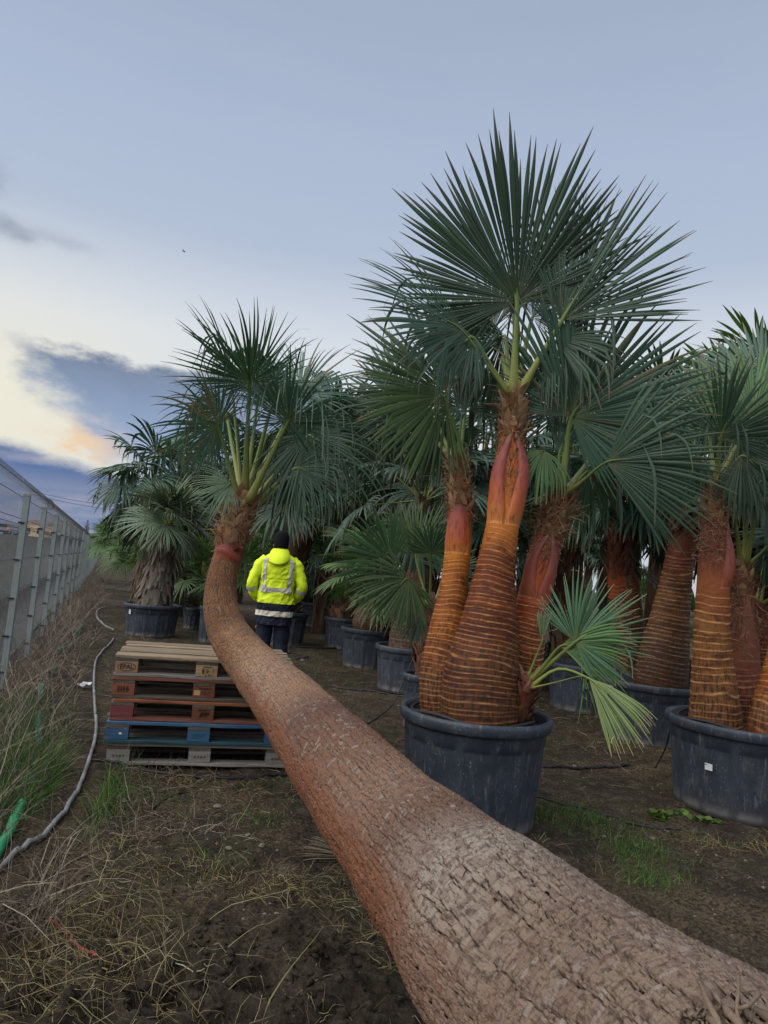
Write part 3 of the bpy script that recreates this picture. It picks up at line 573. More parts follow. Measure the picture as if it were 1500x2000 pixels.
def frond(g, par, P0, P1, axis, normal, Rr, mat=None, pr=.016, sag=.0, blade_mat=None, label=None, **kw):
    P0, P1, axis, normal = [np.asarray(q, float) for q in (P0, P1, axis, normal)]
    L = np.linalg.norm(P1 - P0); mid = (P0 + P1) / 2 + UP * sag * L
    end = P1 + nrm(axis) * Rr * .22
    V, F = tube(np.array([P0, mid, P1, end]), [pr * 1.9, pr * 1.15, pr * .85, pr * .7, pr * .55, pr * .12], 6, 13, flat=.62, ref=nrm(normal + 1e-3))
    t = np.repeat(np.linspace(0, 1, 13), 6); tone = np.tile([0, 0, .0, 0, 0, 0], 13) + .0
    pet = part('frond', V, F, PET, par, attrs=dict(t=t, tone=tone), label=label)
    V, F, A = fan_blade(g, P1, axis, normal, Rr, **kw)
    part('leaf_blade', V, F, blade_mat or LEAF, pet, attrs=A)
    return pet
def hero_frond(g, par, p0, p1, tip, Rr, roll=0.0, pr=.016, **kw):       # places surveyed from the photograph: (u, v, distance)
    P0, P1, T = at(*p0), at(*p1), at(*tip); ax = nrm(T - P1); view = nrm(cO - P1)
    nor = nrm(view - (view @ ax) * ax); nor = rot_about(nor, ax, R(roll))
    kw['ns'] = int(kw.get('ns', 44) * 1.2); kw.setdefault('threads', 16 if Rr > .3 else 4)
    return frond(g, par, P0, P1, ax, nor, Rr, pr=pr, **kw)
def crown(g, par, top, n, pl, Rr, el_hi=80, el_lo=-10, tilt=28, pr=.013, az0=0.0, azr=None, vary=.14, **kw):
    for i in range(n):
        u = i / max(n - 1, 1); ph = R(az0 + i * 137.5 + g.normal(0, 10)) if azr is None else R(azr[0] + (azr[1] - azr[0]) * g.random())
        el = R(el_hi + (el_lo - el_hi) * u ** .85 + g.normal(0, 6)); h = np.array([math.cos(ph), math.sin(ph), 0])
        d = h * math.cos(el) + UP * math.sin(el); tang = np.cross(h, UP)
        Lp = pl * (.85 + .3 * g.random()); P0 = top + h * .035; P1 = top + d * Lp - UP * Lp * .12 * (1 - math.sin(max(el, 0)))
        ax = rot_about(d, tang, -R(tilt * (.5 + u) + g.normal(0, 6))); no = np.cross(tang, ax); no = no if no @ (UP - h * .3) > 0 else -no
        no = rot_about(no, ax, R(g.normal(0, 14)))
        frond(g, par, P0, P1, ax, no, Rr * (1 - vary + 2 * vary * g.random()), pr=pr, **kw)
def ring_trunk(P, Rd, gap=.036, nth=72, step=.0055, hs=.7, seed=0, ridge=.0065, seam=np.pi / 2, wob=.012, fringe=.0):
    P = np.asarray(P, float); Ltot = np.linalg.norm(np.diff(P, axis=0), axis=1).sum(); n = max(int(Ltot / step), 12)
    Cn = spline(P, n); r = spline(np.stack([Rd, Rd, Rd], 1), n)[:, 0]
    s0 = np.concatenate([[0], np.cumsum(np.linalg.norm(np.diff(Cn, axis=0), axis=1))]); sv_ = np.linspace(0, s0[-1], n)
    r = np.interp(sv_, s0, r); Cn = np.stack([np.interp(sv_, s0, Cn[:, q]) for q in range(3)], 1)
    T, a, b = frames(Cn, [0, 1., 0.01])
    th = np.linspace(0, 2 * np.pi, nth, endpoint=False); s = np.concatenate([[0], np.cumsum(np.linalg.norm(np.diff(Cn, axis=0), axis=1))])
    S, TH = np.meshgrid(s, th, indexing='ij'); h = S / s[-1]
    cs, sn = np.cos(TH), np.sin(TH)
    w = S / gap + (vnoise(S / gap * .7, S * 0, seed) - .5) * .8 + wob / gap * (np.sin(TH + seed) + .5 * np.sin(2 * TH + S * 2 + seed)) + (fbm(cs * 1.2 + 5, sn * 1.2 + S * 2.5, 2, seed) - .5) * .5
    fr = w - np.floor(w); idx = np.floor(w).astype(int)
    msk = np.clip((hs - h) / .03, 0, 1) * np.clip(.35 + h * 2.2, 0, 1)
    rg = np.exp(-((fr - .5) / .085) ** 2) * msk
    rr = r[:, None] * (1 + .03 * (fbm(cs * 1.1 + 3, sn * 1.1 + S * 1.5, 3, seed + 3) - .5)) + ridge * rg - ridge * 1.0 * np.where(fr > .5, np.exp(-(fr - .5) / .22), 0) * msk + (fbm(TH * 7, S * 30, 2, seed + 9) - .5) * .003
    tone = vnoise(idx * 1.37 + seed, idx * 0 + .5, seed + 5) * .6 + .4 * vnoise(idx * 3.1, TH * 1.6, seed + 6)
    V = Cn[:, None] + rr[..., None] * (cs[..., None] * a[:, None] + sn[..., None] * b[:, None])
    A = dict(h=h, ring=rg * (.55 + .6 * vnoise(TH * 5, idx * 1.0, seed + 8)), tone=tone, u=TH * r.mean(), s=S)
    return V.reshape(-1, 3), [grid_faces(n, nth), np.array([[(n - 1) * nth + q for q in range(nth)]])], {k: v.ravel() for k, v in A.items()}, (Cn, r, T, a, b)
def flakes(g, path, t0, t1, n, ln, wd, lean, down=False, off=.0, rag=.3, rows=4, curl=.4):
    Cn, r, T, a, b = path; mb = MB(); N = len(Cn)
    cross = np.array([-1, -.5, .5, 1.0])
    for i in range(n):
        t = t0 + (t1 - t0) * ((i + .5) / n); k = min(int(t * (N - 1)), N - 1); ph = i * 2.39996 + g.normal(0, .2)
        o = math.cos(ph) * a[k] + math.sin(ph) * b[k]; tg = -math.sin(ph) * a[k] + math.cos(ph) * b[k]; dr = T[k] * (-1 if down else 1)
        p = Cn[k] + o * (r[k] + off); L = ln * (.6 + .8 * g.random()); w = wd * (.7 + .6 * g.random()); le = lean * (.4 + 1.2 * g.random()); sk = g.normal(0, .15)
        d = nrm(dr + o * le * .4 + tg * sk); V = []
        cu = curl * g.normal(.6, .7)
        for q in range(rows):
            f = q / (rows - 1); ww = w * (1 - f ** 1.4 * (1 - rag * g.random())) / 2
            for c in cross: V.append(p + tg * c * ww + o * (.25 * ww * (1 - c * c)) + g.normal(0, .0015, 3))
            d = nrm(d + o * (le * .35 + cu * .3)); p = p + d * L / (rows - 1)
        F = grid_faces(rows, 4, False); nV = len(V); V = np.array(V); th_ = .006
        V2 = V - o * th_
        tone = np.clip(.25 + .40 * g.random() + np.repeat(np.linspace(0, .4, rows), 4), 0, 1)
        mb.add(np.concatenate([V, V2]), [np.concatenate([F, F[:, ::-1] + nV])], tone=np.tile(tone, 2))
    return mb
def fibres(g, path, t0, t1, n, ln, mb, w=.0016, out=.5):
    Cn, r, T, a, b = path; N = len(Cn)
    for i in range(n):
        t = t0 + (t1 - t0) * g.random(); k = min(int(t * (N - 1)), N - 1); ph = g.random() * 6.283
        o = math.cos(ph) * a[k] + math.sin(ph) * b[k]; tg = -math.sin(ph) * a[k] + math.cos(ph) * b[k]
        p = Cn[k] + o * (r[k] + .002); d = nrm(tg * g.normal(0, 1) + T[k] * g.normal(0, .7) + o * out * g.random()); L = ln * (.4 + g.random()); c = g.normal(0, .6, 3); V = []; sd_ = nrm(np.cross(d, g.normal(0, 1, 3)))
        for q in range(4):
            V += [p - sd_ * w, p + sd_ * w]; d = nrm(d + c * .35 - o * .15); p = p + d * L / 3
            e = p - Cn[k]; e = e - T[k] * (e @ T[k]); m_ = np.linalg.norm(e)
            if m_ < r[k] + .002: p = p + e / m_ * (r[k] + .003 - m_)
        mb.add(V, [np.array([[0, 1, 3, 2], [2, 3, 5, 4], [4, 5, 7, 6]])], tone=.2 + .7 * g.random())
    return mb
def husk(path, t0, t1, ph0, half=1.35, lobes=(1, -1), gap=.5, lift=.008, bulge=.02, tip=.12, rows=26, cols=9, wave=0.0):
    Cn, r, T, a, b = path; N = len(Cn); mb = MB()
    for s_ in lobes:
        V = []; tt = []
        for q in range(rows):
            f = q / (rows - 1); t = t0 + (t1 - t0) * f; k = min(int(t * (N - 1)), N - 1)
            ao = half * (1 - f ** 2.6) + tip * f; ai = (gap * math.sin(np.pi * min(max((f - .1) / .9, 0), 1)) ** 1.2 + .03) if len(lobes) > 1 else -half * .9 * (1 - f ** 1.2)
            ai = min(ai, ao - .03)
            for c in range(cols):
                u = c / (cols - 1); ph = ph0 + s_ * (ai + (ao - ai) * u); o = math.cos(ph) * a[k] + math.sin(ph) * b[k]
                edge = 1 - (2 * u - 1) ** 4
                V.append(Cn[k] + o * (r[k] + lift * (.35 + .65 * edge) * min(1, f * 6 + .1) + bulge * math.sin(np.pi * min(f * 1.1, 1)) * edge + wave * math.sin(9 * u + 14 * f) * edge)); tt.append(f)
        F = grid_faces(rows, cols, False); V = np.array(V); nV = len(V); cen = np.repeat(np.array([Cn[min(int((t0 + (t1 - t0) * q / (rows - 1)) * (N - 1)), N - 1)] for q in range(rows)]), cols, 0)
        V2 = V - nrm(V - cen) * .007
        rim = []
        for lst in ([q * cols for q in range(rows)], [q * cols + cols - 1 for q in range(rows)], list(range(cols)), list(range((rows - 1) * cols, rows * cols))):
            for i in range(len(lst) - 1): rim.append([lst[i], lst[i + 1], lst[i + 1] + nV, lst[i] + nV])
        mb.add(np.concatenate([V, V2]), [np.concatenate([F, F[:, ::-1] + nV, np.array(rim)])], t=np.tile(tt, 2), tone=.5)
    return mb
def add_mb(name, mb, mat, par, **kw):
    V, F = mb.get(); return part(name, V, F, mat, par, attrs=mb.attrs(), **kw)
def lathe(prof, n=96, mod=None):
    th = np.linspace(0, 2 * np.pi, n, endpoint=False); P = np.array(prof, float); r = P[:, 0][:, None] + (mod(th[None, :], P[:, 1][:, None], P[:, 0][:, None]) if mod else 0)
    r = np.broadcast_to(r, (len(P), n)); V = np.stack([r * np.cos(th), r * np.sin(th), np.broadcast_to(P[:, 1][:, None], r.shape)], -1)
    return V.reshape(-1, 3), [grid_faces(len(P), n)]
_pots = {}
def pot(label, c, D, H, group='black nursery pots', rot=0.0, panels=14, hose=False, hose_label=None, sticker=None):
    key = (round(D, 2), round(H, 2), panels)
    if key not in _pots:
        r1 = D / 2; r0 = r1 * .83; zt = H - .085
        def mod(th, z, r):
            k = (th / (2 * np.pi) * panels) % 1; inside = ((k > .16) & (k < .84)) & (z > .05) & (z < zt - .07) & (r > r0 * .98)
            return np.where(inside, -.009, 0) - .004 * np.cos(th * 2) * (z > .1)
        wl = lambda z: r0 + (r1 * .955 - r0) * z / H
        prof = [(0.01, .002), (r0 * .97, 0), (r0, .012), (wl(.045), .045), (wl(.052), .052)] + [(wl(z), z) for z in np.linspace(.1, zt - .09, 6)] + [(wl(zt - .074), zt - .074), (wl(zt - .066), zt - .066), (wl(zt), zt), (wl(zt) + .004, zt + .012)]
        Vb, Fb = lathe(prof, 168, mod)
        prof2 = [(wl(zt) - .004, zt + .010), (r1 - .008, zt + .014), (r1, zt + .024), (r1 + .004, H - .02), (r1 - .002, H - .004), (r1 - .012, H), (r1 - .030, H - .003), (r1 - .036, H - .02), (r1 * .90, H - .12)]
        Vr, Fr = lathe(prof2, 120, lambda th, z, r: -.004 * np.cos(th * 2 + .3))
        g = np.random.default_rng(int(D * 1000)); rr = np.linspace(0.001, r1 * .925, 14); q = [(x, H - .085 + .03 * (1 - (x / r1) ** 2)) for x in rr]
        Vs, Fs = lathe(q, 72); Vs[:, 2] += (fbm(Vs[:, 0] * 9, Vs[:, 1] * 9, 3, 5) - .5) * .05
        Vs = np.where((np.hypot(Vs[:, 0], Vs[:, 1]) > r1 * .93)[:, None], Vs * (r1 * .93 / np.maximum(np.hypot(Vs[:, 0], Vs[:, 1]), .01))[:, None], Vs)
        _pots[key] = (mesh('pot_body', Vb, Fb, POT), mesh('rim', Vr, Fr, POT), mesh('soil', Vs, Fs, POTSOIL))
    root = thing('plant_pot', label, 'plant pot', (c[0], c[1], c[2] - .012), rot, group)
    for nm, me in zip(('pot_body', 'rim', 'soil'), _pots[key]): put(nm, me, root)
    if sticker:
        a, z, w, h, rr = sticker; mbx = MB(); mbx.box((0, 0, 0), (w, .002, h)); V, F = mbx.get()
        st_ = put('label_sticker', mesh('label_sticker', V, F, WHITE, smooth=False), root, (rr * math.cos(a), rr * math.sin(a), z), (R(4), 0, a + np.pi / 2))
        mbx = MB(); mbx.box((-w * .32, -.0016, h * .3), (w * .2, .002, h * .12)); V, F = mbx.get(); put('print_mark', mesh('print_mark', V, F, INK, smooth=False), st_)
    if hose:
        g = np.random.default_rng(5); th = np.linspace(.4, 6.0, 30); rr = D / 2 * (.80 + .05 * np.sin(th * 3))
        P = np.stack([rr * np.cos(th + rot), rr * np.sin(th + rot), np.full(30, H - .03) + .012 * np.sin(th * 4)], -1) + c
        V, F = tube(P, .011, 8, 90); solo('drip_ring', V, F, HOSE_K, hose_label, 'irrigation hose', 'drip hoses in the pots')
    return root
# ------------------------------------------------------------------ the fallen palm resting against the pallets
g = np.random.default_rng(21)
PTS = [(1900, 2860, .72, .25), (1470, 2330, 1.00, .245), (1200, 2072, 1.30, .234), (1027, 1893, 1.56, .227), (902, 1760, 1.95, .213), (770, 1620, 2.46, .204), (650, 1480, 3.14, .192), (565, 1377, 4.02, .181),
       (505, 1312, 4.62, .160), (455, 1250, 4.84, .138), (433, 1195, 4.90, .118), (431, 1150, 4.93, .103), (439, 1105, 4.95, .094), (448, 1068, 4.97, .096), (457, 1030, 4.98, .097), (465, 1000, 4.99, .095), (474, 968, 5.0, .075)]
Pw = np.array([at(u, v, d) for u, v, d, _ in PTS]); Rw = np.array([q[3] for q in PTS])
NS = 1400; Cn = spline(Pw, NS); rw = spline(np.stack([Rw] * 3, 1), NS)[:, 0]
T, fa, fb = frames(Cn, UP)           # fa starts as 'up'
sl_ = np.concatenate([[0], np.cumsum(np.linalg.norm(np.diff(Cn, axis=0), axis=1))]); LT = sl_[-1]
i_bark = int(np.argmin(np.linalg.norm(Cn - at(441, 1096, 4.955), axis=1))); S_BARK = sl_[i_bark]
fallen = thing('fallen_palm', 'long bowed palm trunk lying across the yard from the front, propped against the pallet stack', 'palm tree', (Cn[700][0], Cn[700][1], 0))
# bark plates
gaps = []; s = 0.0
while s < S_BARK:
    f = s / S_BARK; gp = np.interp(f, [0, .3, .6, .8, .92, 1], [.0140, .0160, .0175, .0155, .0105, .0085]) * (.8 + .4 * g.random()); gaps.append((s, min(gp, S_BARK - s + .001))); s += gp
NC = 82; TH0 = np.linspace(0, 2 * np.pi, NC, endpoint=False); drift = g.normal(0, .008, NC)
q4 = np.array([0.0, .11, .36, .64, .89, 1.0]); r4 = np.array([0.0, .14, .38, .62, .86, 1.0]); VV = []; AT = {k: [] for k in ('tone', 'crack', 'side', 's', 'u')}; merged = np.zeros(NC, bool)
tilt_ph = g.random() * 6
for ri, (s0, gp) in enumerate(gaps):
    drift += g.normal(0, .013, NC); drift *= .96
    tb = TH0 + drift; tb2 = np.append(tb[1:], tb[0] + 2 * np.pi)
    merged = g.random(NC) < .20; ringcut = g.random(NC) < .28
    aa, cc = np.meshgrid(q4, r4, indexing='ij')
    th = tb[:, None, None] + (tb2 - tb)[:, None, None] * cc[None]
    wob = .016 * (fbm(np.cos(th) * 2.2 + 7, np.sin(th) * 2.2 + s0 * 3, 3, 3) - .5) * 2 + .010 * np.sin(th * 1 + s0 * 2.2)
    s = s0 + gp * aa[None] + wob + (g.normal(0, gp * .06, (NC, 1, 1)))
    jn = lambda a_, b_, sd2: (fbm(np.cos(th) * 15 + a_, np.sin(th) * 15 + s * 38 + b_, 2, sd2) - .5) * 2
    th, s = th + jn(30, 0, 51) * .30 * 2 * np.pi / NC, s + jn(60, 5, 52) * .30 * gp
    s = np.clip(s, 0, S_BARK); k = np.interp(s, sl_, np.arange(NS)); ki = np.clip(k.astype(int), 0, NS - 2); kf = (k - ki)[..., None]
    Cc = Cn[ki] * (1 - kf) + Cn[ki + 1] * kf; A_ = fa[ki]; B_ = fb[ki]; rr = rw[ki] * (1 - kf[..., 0]) + rw[ki + 1] * kf[..., 0]
    edge_c = np.where((cc == 0) | (cc == 1), 1.0, 0.0)[None]; edge_a = np.where((aa == 0) | (aa == 1), 1.0, 0.0)[None]
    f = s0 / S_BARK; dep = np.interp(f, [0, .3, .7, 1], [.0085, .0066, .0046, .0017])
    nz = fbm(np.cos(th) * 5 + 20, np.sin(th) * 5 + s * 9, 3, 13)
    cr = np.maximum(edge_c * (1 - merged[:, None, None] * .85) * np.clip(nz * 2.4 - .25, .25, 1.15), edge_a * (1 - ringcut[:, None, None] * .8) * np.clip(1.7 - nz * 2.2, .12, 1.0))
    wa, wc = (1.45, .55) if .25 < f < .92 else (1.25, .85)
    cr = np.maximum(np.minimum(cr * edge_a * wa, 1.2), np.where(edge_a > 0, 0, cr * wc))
    tiltp = g.normal(0, .0008, (NC, 1, 1)) * (cc[None] - .5) * 2 + (.0020 * (1 - f) + .0006) * (aa[None] - .5) * 2
    lift = g.normal(0, .0007 * (1 - f * .6), (NC, 1, 1)) + .006 * (fbm(np.cos(th) * 3, np.sin(th) * 3 + s * 4, 3, 4) - .5) * 2
    bulgy = .004 * np.sin(s * 5.3 + 1) + .004 * np.sin(s * 13.1)
    rr = rr + lift + tiltp + bulgy * (1 - f) - dep * cr + g.normal(0, .0007, th.shape) + .0022 * jn(90, 9, 53)
    P = Cc + rr[..., None] * (np.cos(th)[..., None] * A_ + np.sin(th)[..., None] * B_)
    VV.append(P.reshape(-1, 3)); tn = np.broadcast_to(g.random((NC, 1, 1)), th.shape)
    # unweathered flanks: to the left / underneath, and the far right edge
    o = np.cos(th)[..., None] * A_ + np.sin(th)[..., None] * B_
    sd_ = np.clip(.55 - (o[..., 2] * .95 + o[..., 0] * .28), 0, 1.6) * .85 + np.clip(o[..., 0] * .85 - o[..., 2] * .1 - .45, 0, 1) * .9
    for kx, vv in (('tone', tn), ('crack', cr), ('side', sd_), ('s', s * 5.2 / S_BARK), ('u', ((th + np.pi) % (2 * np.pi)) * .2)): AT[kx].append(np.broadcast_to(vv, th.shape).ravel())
V = np.concatenate(VV); npl = len(V) // 36; F = (grid_faces(6, 6, False)[None] + (np.arange(npl) * 36)[:, None, None]).reshape(-1, 4)
attrs_ = {k: np.concatenate(v) for k, v in AT.items()}
# dark core under the plates
kk = np.linspace(0, i_bark, 160).astype(int); thc = np.linspace(0, 2 * np.pi, 40, endpoint=False)
Vc = (Cn[kk][:, None] + (rw[kk] - .034)[:, None, None] * (np.cos(thc)[None, :, None] * fa[kk][:, None] + np.sin(thc)[None, :, None] * fb[kk][:, None])).reshape(-1, 3)
F2 = grid_faces(len(kk), 40) + len(V)
for k_, v_ in (('tone', .2), ('crack', 1.0), ('side', .5), ('s', 1.0), ('u', .1)): attrs_[k_] = np.concatenate([attrs_[k_], np.full(len(Vc), v_)])
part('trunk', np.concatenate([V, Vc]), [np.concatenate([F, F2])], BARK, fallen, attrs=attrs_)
# top: smooth red cap, leaf bases, crown
sub = slice(i_bark - 6, NS, 3); pth = (Cn[sub], rw[sub] - .004, T[sub], fa[sub], fb[sub]); nn = len(pth[0])
thc = np.linspace(0, 2 * np.pi, 48, endpoint=False)
Vt = (pth[0][:, None] + (pth[1] + .002)[:, None, None] * (np.cos(thc)[None, :, None] * pth[3][:, None] + np.sin(thc)[None, :, None] * pth[4][:, None])).reshape(-1, 3)
part('neck', Vt, [grid_faces(nn, 48), np.array([[(nn - 1) * 48 + q for q in range(48)]])], BOOT_RED, fallen, attrs=dict(tone=np.full(len(Vt), .35)))
add_mb('husk', husk(pth, .0, .36, -.45, 2.2, (1,), 0, .006, .009, .35, wave=.008), HUSK_RED, fallen, label='glossy red husk cap below the cut leaf bases')
fl = flakes(g, pth, .22, .98, 130, .08, .055, .55, rag=.6); fibres(g, pth, .2, 1.0, 620, .10, fl, .0014)
add_mb('leaf_bases', fl, BOOT, fallen)
add_mb('leaf_base_spike', flakes(g, pth, .13, .16, 1, .07, .03, 1.3), BOOT_RED, fallen)
B0 = (476, 975, 5.0); kw = dict(blade_mat=LEAF_BLUE, pr=.017, fuse=.44, wid=.8)
hf = lambda *a, **k: hero_frond(g, fallen, *a, **{**kw, **k})
hf((478, 980, 4.95), (487, 745, 4.72), (455, 655, 4.30), .60, span=250, ns=48, droop=.5, hang=.25, bend=.5, cup=-.1, pr=.02)
hf((470, 985, 4.95), (424, 832, 4.75), (345, 800, 4.45), .55, span=250, ns=46, droop=.55, hang=.2)
hf((482, 985, 4.93), (563, 825, 4.72), (610, 745, 4.45), .66, span=260, ns=50, droop=1.0, hang=.55, bend=.35, pr=.022)
hf((482, 975, 5.02), (528, 800, 5.05), (560, 690, 5.35), .62, span=220, ns=46, droop=.4, hang=.2, roll=30, pr=.020)
hf((484, 990, 4.97), (602, 850, 4.95), (650, 960, 4.85), .72, span=220, ns=48, droop=.9, hang=.5, blade_mat=LEAF)
hf((474, 975, 5.05), (452, 745, 5.25), (425, 650, 5.2), .62, span=90, ns=16, droop=.2, hang=.25, roll=60, blade_mat=LEAF)
hf((482, 975, 5.05), (585, 770, 5.2), (615, 690, 5.3), .60, span=210, ns=46, droop=.35, hang=.2, roll=-20)
hf((484, 985, 5.05), (620, 800, 5.35), (665, 900, 5.5), .70, span=210, ns=46, droop=.9, hang=.4, blade_mat=LEAF)
hf((465, 1000, 4.97), (452, 945, 4.9), (395, 990, 4.75), .32, span=170, ns=30, droop=.5, hang=.1, blade_mat=LEAF_GREY, pr=.012)
hf((488, 1000, 5.05), (570, 930, 5.2), (600, 1010, 5.25), .42, span=190, ns=34, droop=.6, hang=.3, blade_mat=LEAF_DARK)
hf((490, 990, 5.0), (575, 915, 4.9), (640, 930, 4.8), .5, span=160, ns=34, droop=1.0, hang=.6, pr=.019)
hf((474, 970, 5.05), (438, 800, 5.2), (375, 850, 5.2), .56, span=220, ns=40, droop=1.0, hang=.5, wid=.7)
hf((480, 975, 5.06), (522, 850, 5.35), (505, 950, 5.5), .56, span=220, ns=40, droop=1.0, hang=.5, wid=.7)
hf((478, 975, 5.03), (505, 770, 5.05), (540, 690, 5.0), .55, span=200, ns=38, droop=.8, hang=.45, wid=.75)
# roots and root ball at the near end
rb = at(1560, 2420, .90); Vr, Fr = lathe([(.02, -.30), (.20, -.30), (.33, -.18), (.36, 0), (.33, .15), (.25, .24), (.05, .27)], 40); Tq = Vector(T[0]).to_track_quat('Z', 'Y').to_matrix()
Vr = Vr @ np.array(Tq).T; Vr = Vr * (1 + .25 * (fbm(Vr[:, 0] * 7 + 9, Vr[:, 1] * 7 + Vr[:, 2] * 5, 3, 3) - .5))[:, None] + (Cn[0] - T[0] * .22)
part('root_ball', Vr, Fr, POTSOIL, fallen, smooth=False)
def trunk_hit(u, v):     # distance at which the line of sight through a photo pixel meets the trunk
    d = ray(u, v); ts = np.linspace(.35, 2.2, 500); P = cO + ts[:, None] * d; ax = Cn[:700:4]; rr = rw[:700:4]
    D = np.linalg.norm(P[:, None] - ax[None], axis=2) - rr[None]; k = np.argmax(D.min(1) < 0); return ts[k] * d[1] if k else 1.0
def root(P, r, tone=.6):
    V, F = tube(np.array([at(u, v, trunk_hit(u, v) * (1 - l)) for u, v, l in P]), r, 7, 22); V = V + (fbm(V[:, 0] * 60, V[:, 2] * 60 + V[:, 1] * 40, 2, 3) - .5)[:, None] * .006
    part('root', V, F, ROOT, fallen, attrs=dict(tone=np.full(len(V), tone)))

root([(1366, 1916, .0), (1374, 1942, .02), (1386, 1966, .03), (1396, 1985, .03), (1412, 2020, .02)], [0.0024, 0.0039, 0.0036], 0.48)
root([(1443, 1903, .05), (1444, 1935, .06), (1440, 1965, .04), (1446, 2005, .02)], [0.0018, 0.0024, 0.0027], 0.45)
root([(1484, 1943, .05), (1465, 1958, .06), (1449, 1967, .05), (1436, 1968, .03)], [0.0024, 0.0024, 0.0018], 0.45)
root([(1393, 1935, .0), (1402, 1950, .02), (1410, 1968, .01)], [0.0036, 0.0042, 0.0018], 0.42)
root([(1415, 1966, .0), (1425, 1978, .02), (1440, 1992, .03), (1450, 2015, .02)], [0.0054, 0.0060, 0.0054], 0.51)
root([(1455, 1962, .0), (1480, 1978, .02), (1530, 2010, .02)], [0.0036, 0.0048, 0.0054], 0.18)
root([(1452, 1975, .0), (1480, 2000, .02), (1520, 2040, .02)], [0.0042, 0.0054, 0.0048], 0.21)
root([(1380, 1987, .0), (1392, 1996, .02), (1405, 2012, .02)], [0.0048, 0.0054, 0.0048], 0.30)
root([(1375, 1992, .0), (1360, 2003, .01), (1352, 2030, .01)], [0.0036, 0.0042, 0.0042], 0.18)
for i in range(70):
    u = 1330 + 180 * g.random(); v = 1965 + 60 * g.random() - (u - 1330) * .05
    root([(u, v, .0), (u + g.normal(0, 9), v + 8, .02), (u + g.normal(0, 14), v + 22, .0)], [.0012, .0018, .0008], .05 + .45 * g.random())
# ------------------------------------------------------------------ standing palms in pots
def palm_thing(name, label, base, group=None): return thing(name, label, 'palm tree', tuple(base), 0, group)
def survey(L): return np.array([at(u, v, d) for u, v, d, *_ in L]), np.array([q[3] for q in L])
GP = 'potted fan palms'
# --- big middle pot
pc = np.array([.67, 4.50, 0.0])
pot('large black pot holding the clump of three ringed palms, beside the fallen trunk', pc, .93, .655, rot=.35, hose=True, hose_label='black drip hose coiled inside the rim of the large middle pot')
# tallest, middle trunk
g = np.random.default_rng(31)
p = palm_thing('fan_palm', 'tallest palm of the middle clump, dark red ringed trunk with a magenta split husk', at(942, 1425, 4.36), GP)
P, Rr = survey([(940, 1440, 4.36, .205), (937, 1385, 4.36, .230), (941, 1310, 4.38, .224), (954, 1225, 4.40, .180), (965, 1130, 4.42, .128), (978, 1050, 4.44, .105), (988, 980, 4.45, .098), (996, 920, 4.46, .104), (999, 875, 4.47, .086), (1002, 830, 4.47, .068), (1003, 795, 4.47, .064), (1004, 768, 4.47, .05)])
V, F, A, path = ring_trunk(P, Rr, .033, 88, .0042, .605, 3); part('trunk', V, F, TR_MAIN, p, attrs=A)
add_mb('husk', husk(path, .60, .885, np.pi * .985, 1.55, (1, -1), .34, .012, .018, .15), HUSK, p, label='magenta and orange husk split in two pointed lobes')
fl = flakes(g, path, .72, .86, 60, .05, .02, .35, rag=.7, off=-.006); fibres(g, path, .7, .9, 200, .06, fl, .0013); add_mb('fibre_mat', fl, FIBRE, p)
fl = flakes(g, path, .865, .995, 74, .085, .062, .50, rag=.5); fibres(g, path, .86, 1.0, 260, .09, fl, .0014, 1.0); add_mb('leaf_bases', fl, BOOT, p)
fl = flakes(g, path, .86, .97, 9, .13, .045, 1.1, rag=.3); add_mb('torn_leaf_bases', fl, BOOT, p)
kw = dict(pr=.019); hf = lambda *a, **k: hero_frond(g, p, *a, **{**kw, **k})
hf((1002, 780, 4.44), (1010, 588, 4.32), (968, 380, 4.18), .96, span=218, lens=.64, ns=68, wid=1.1, hang=.0, droop=.05, bend=.08, cup=.12, fuse=.60, pr=.024)
hf((1008, 778, 4.44), (1098, 625, 4.25), (1222, 415, 4.02), .86, span=128, lens=.72, ns=48, wid=1.1, hang=.03, droop=.06, bend=.10, cup=.3, fuse=.58, roll=-16, pr=.022)
hf((996, 775, 4.44), (905, 648, 4.15), (790, 570, 3.85), .72, span=100, ns=34, hang=.22, droop=.25, bend=.2, roll=62, pr=.015)
hf((996, 775, 4.46), (925, 660, 4.25), (850, 700, 4.05), .42, span=170, ns=32, hang=.3, droop=.8, bend=.3, roll=20, blade_mat=LEAF_DARK)
hf((1002, 775, 4.48), (965, 640, 4.80), (885, 560, 5.05), .80, span=210, ns=48, hang=.15, droop=.3, blade_mat=LEAF_DARK)
hf((1004, 775, 4.5), (1040, 620, 4.9), (1110, 560, 5.2), .78, span=210, ns=48, hang=.15, droop=.3, blade_mat=LEAF)
hf((1006, 775, 4.5), (1100, 680, 4.85), (1205, 620, 5.0), .60, span=190, ns=46, hang=.25, droop=.4, blade_mat=LEAF)
hf((1004, 775, 4.48), (1085, 665, 4.35), (1150, 720, 4.2), .52, span=200, ns=40, hang=.6, droop=.9, bend=.3)
hf((1000, 775, 4.46), (985, 655, 4.62), (930, 720, 4.7), .6, span=200, ns=40, hang=.4, droop=.8, blade_mat=LEAF_DARK)
hf((1003, 770, 4.46), (1004, 640, 4.38), (1004, 560, 4.36), .42, span=24, ns=8, hang=0, droop=0, pr=.016, fuse=.8)
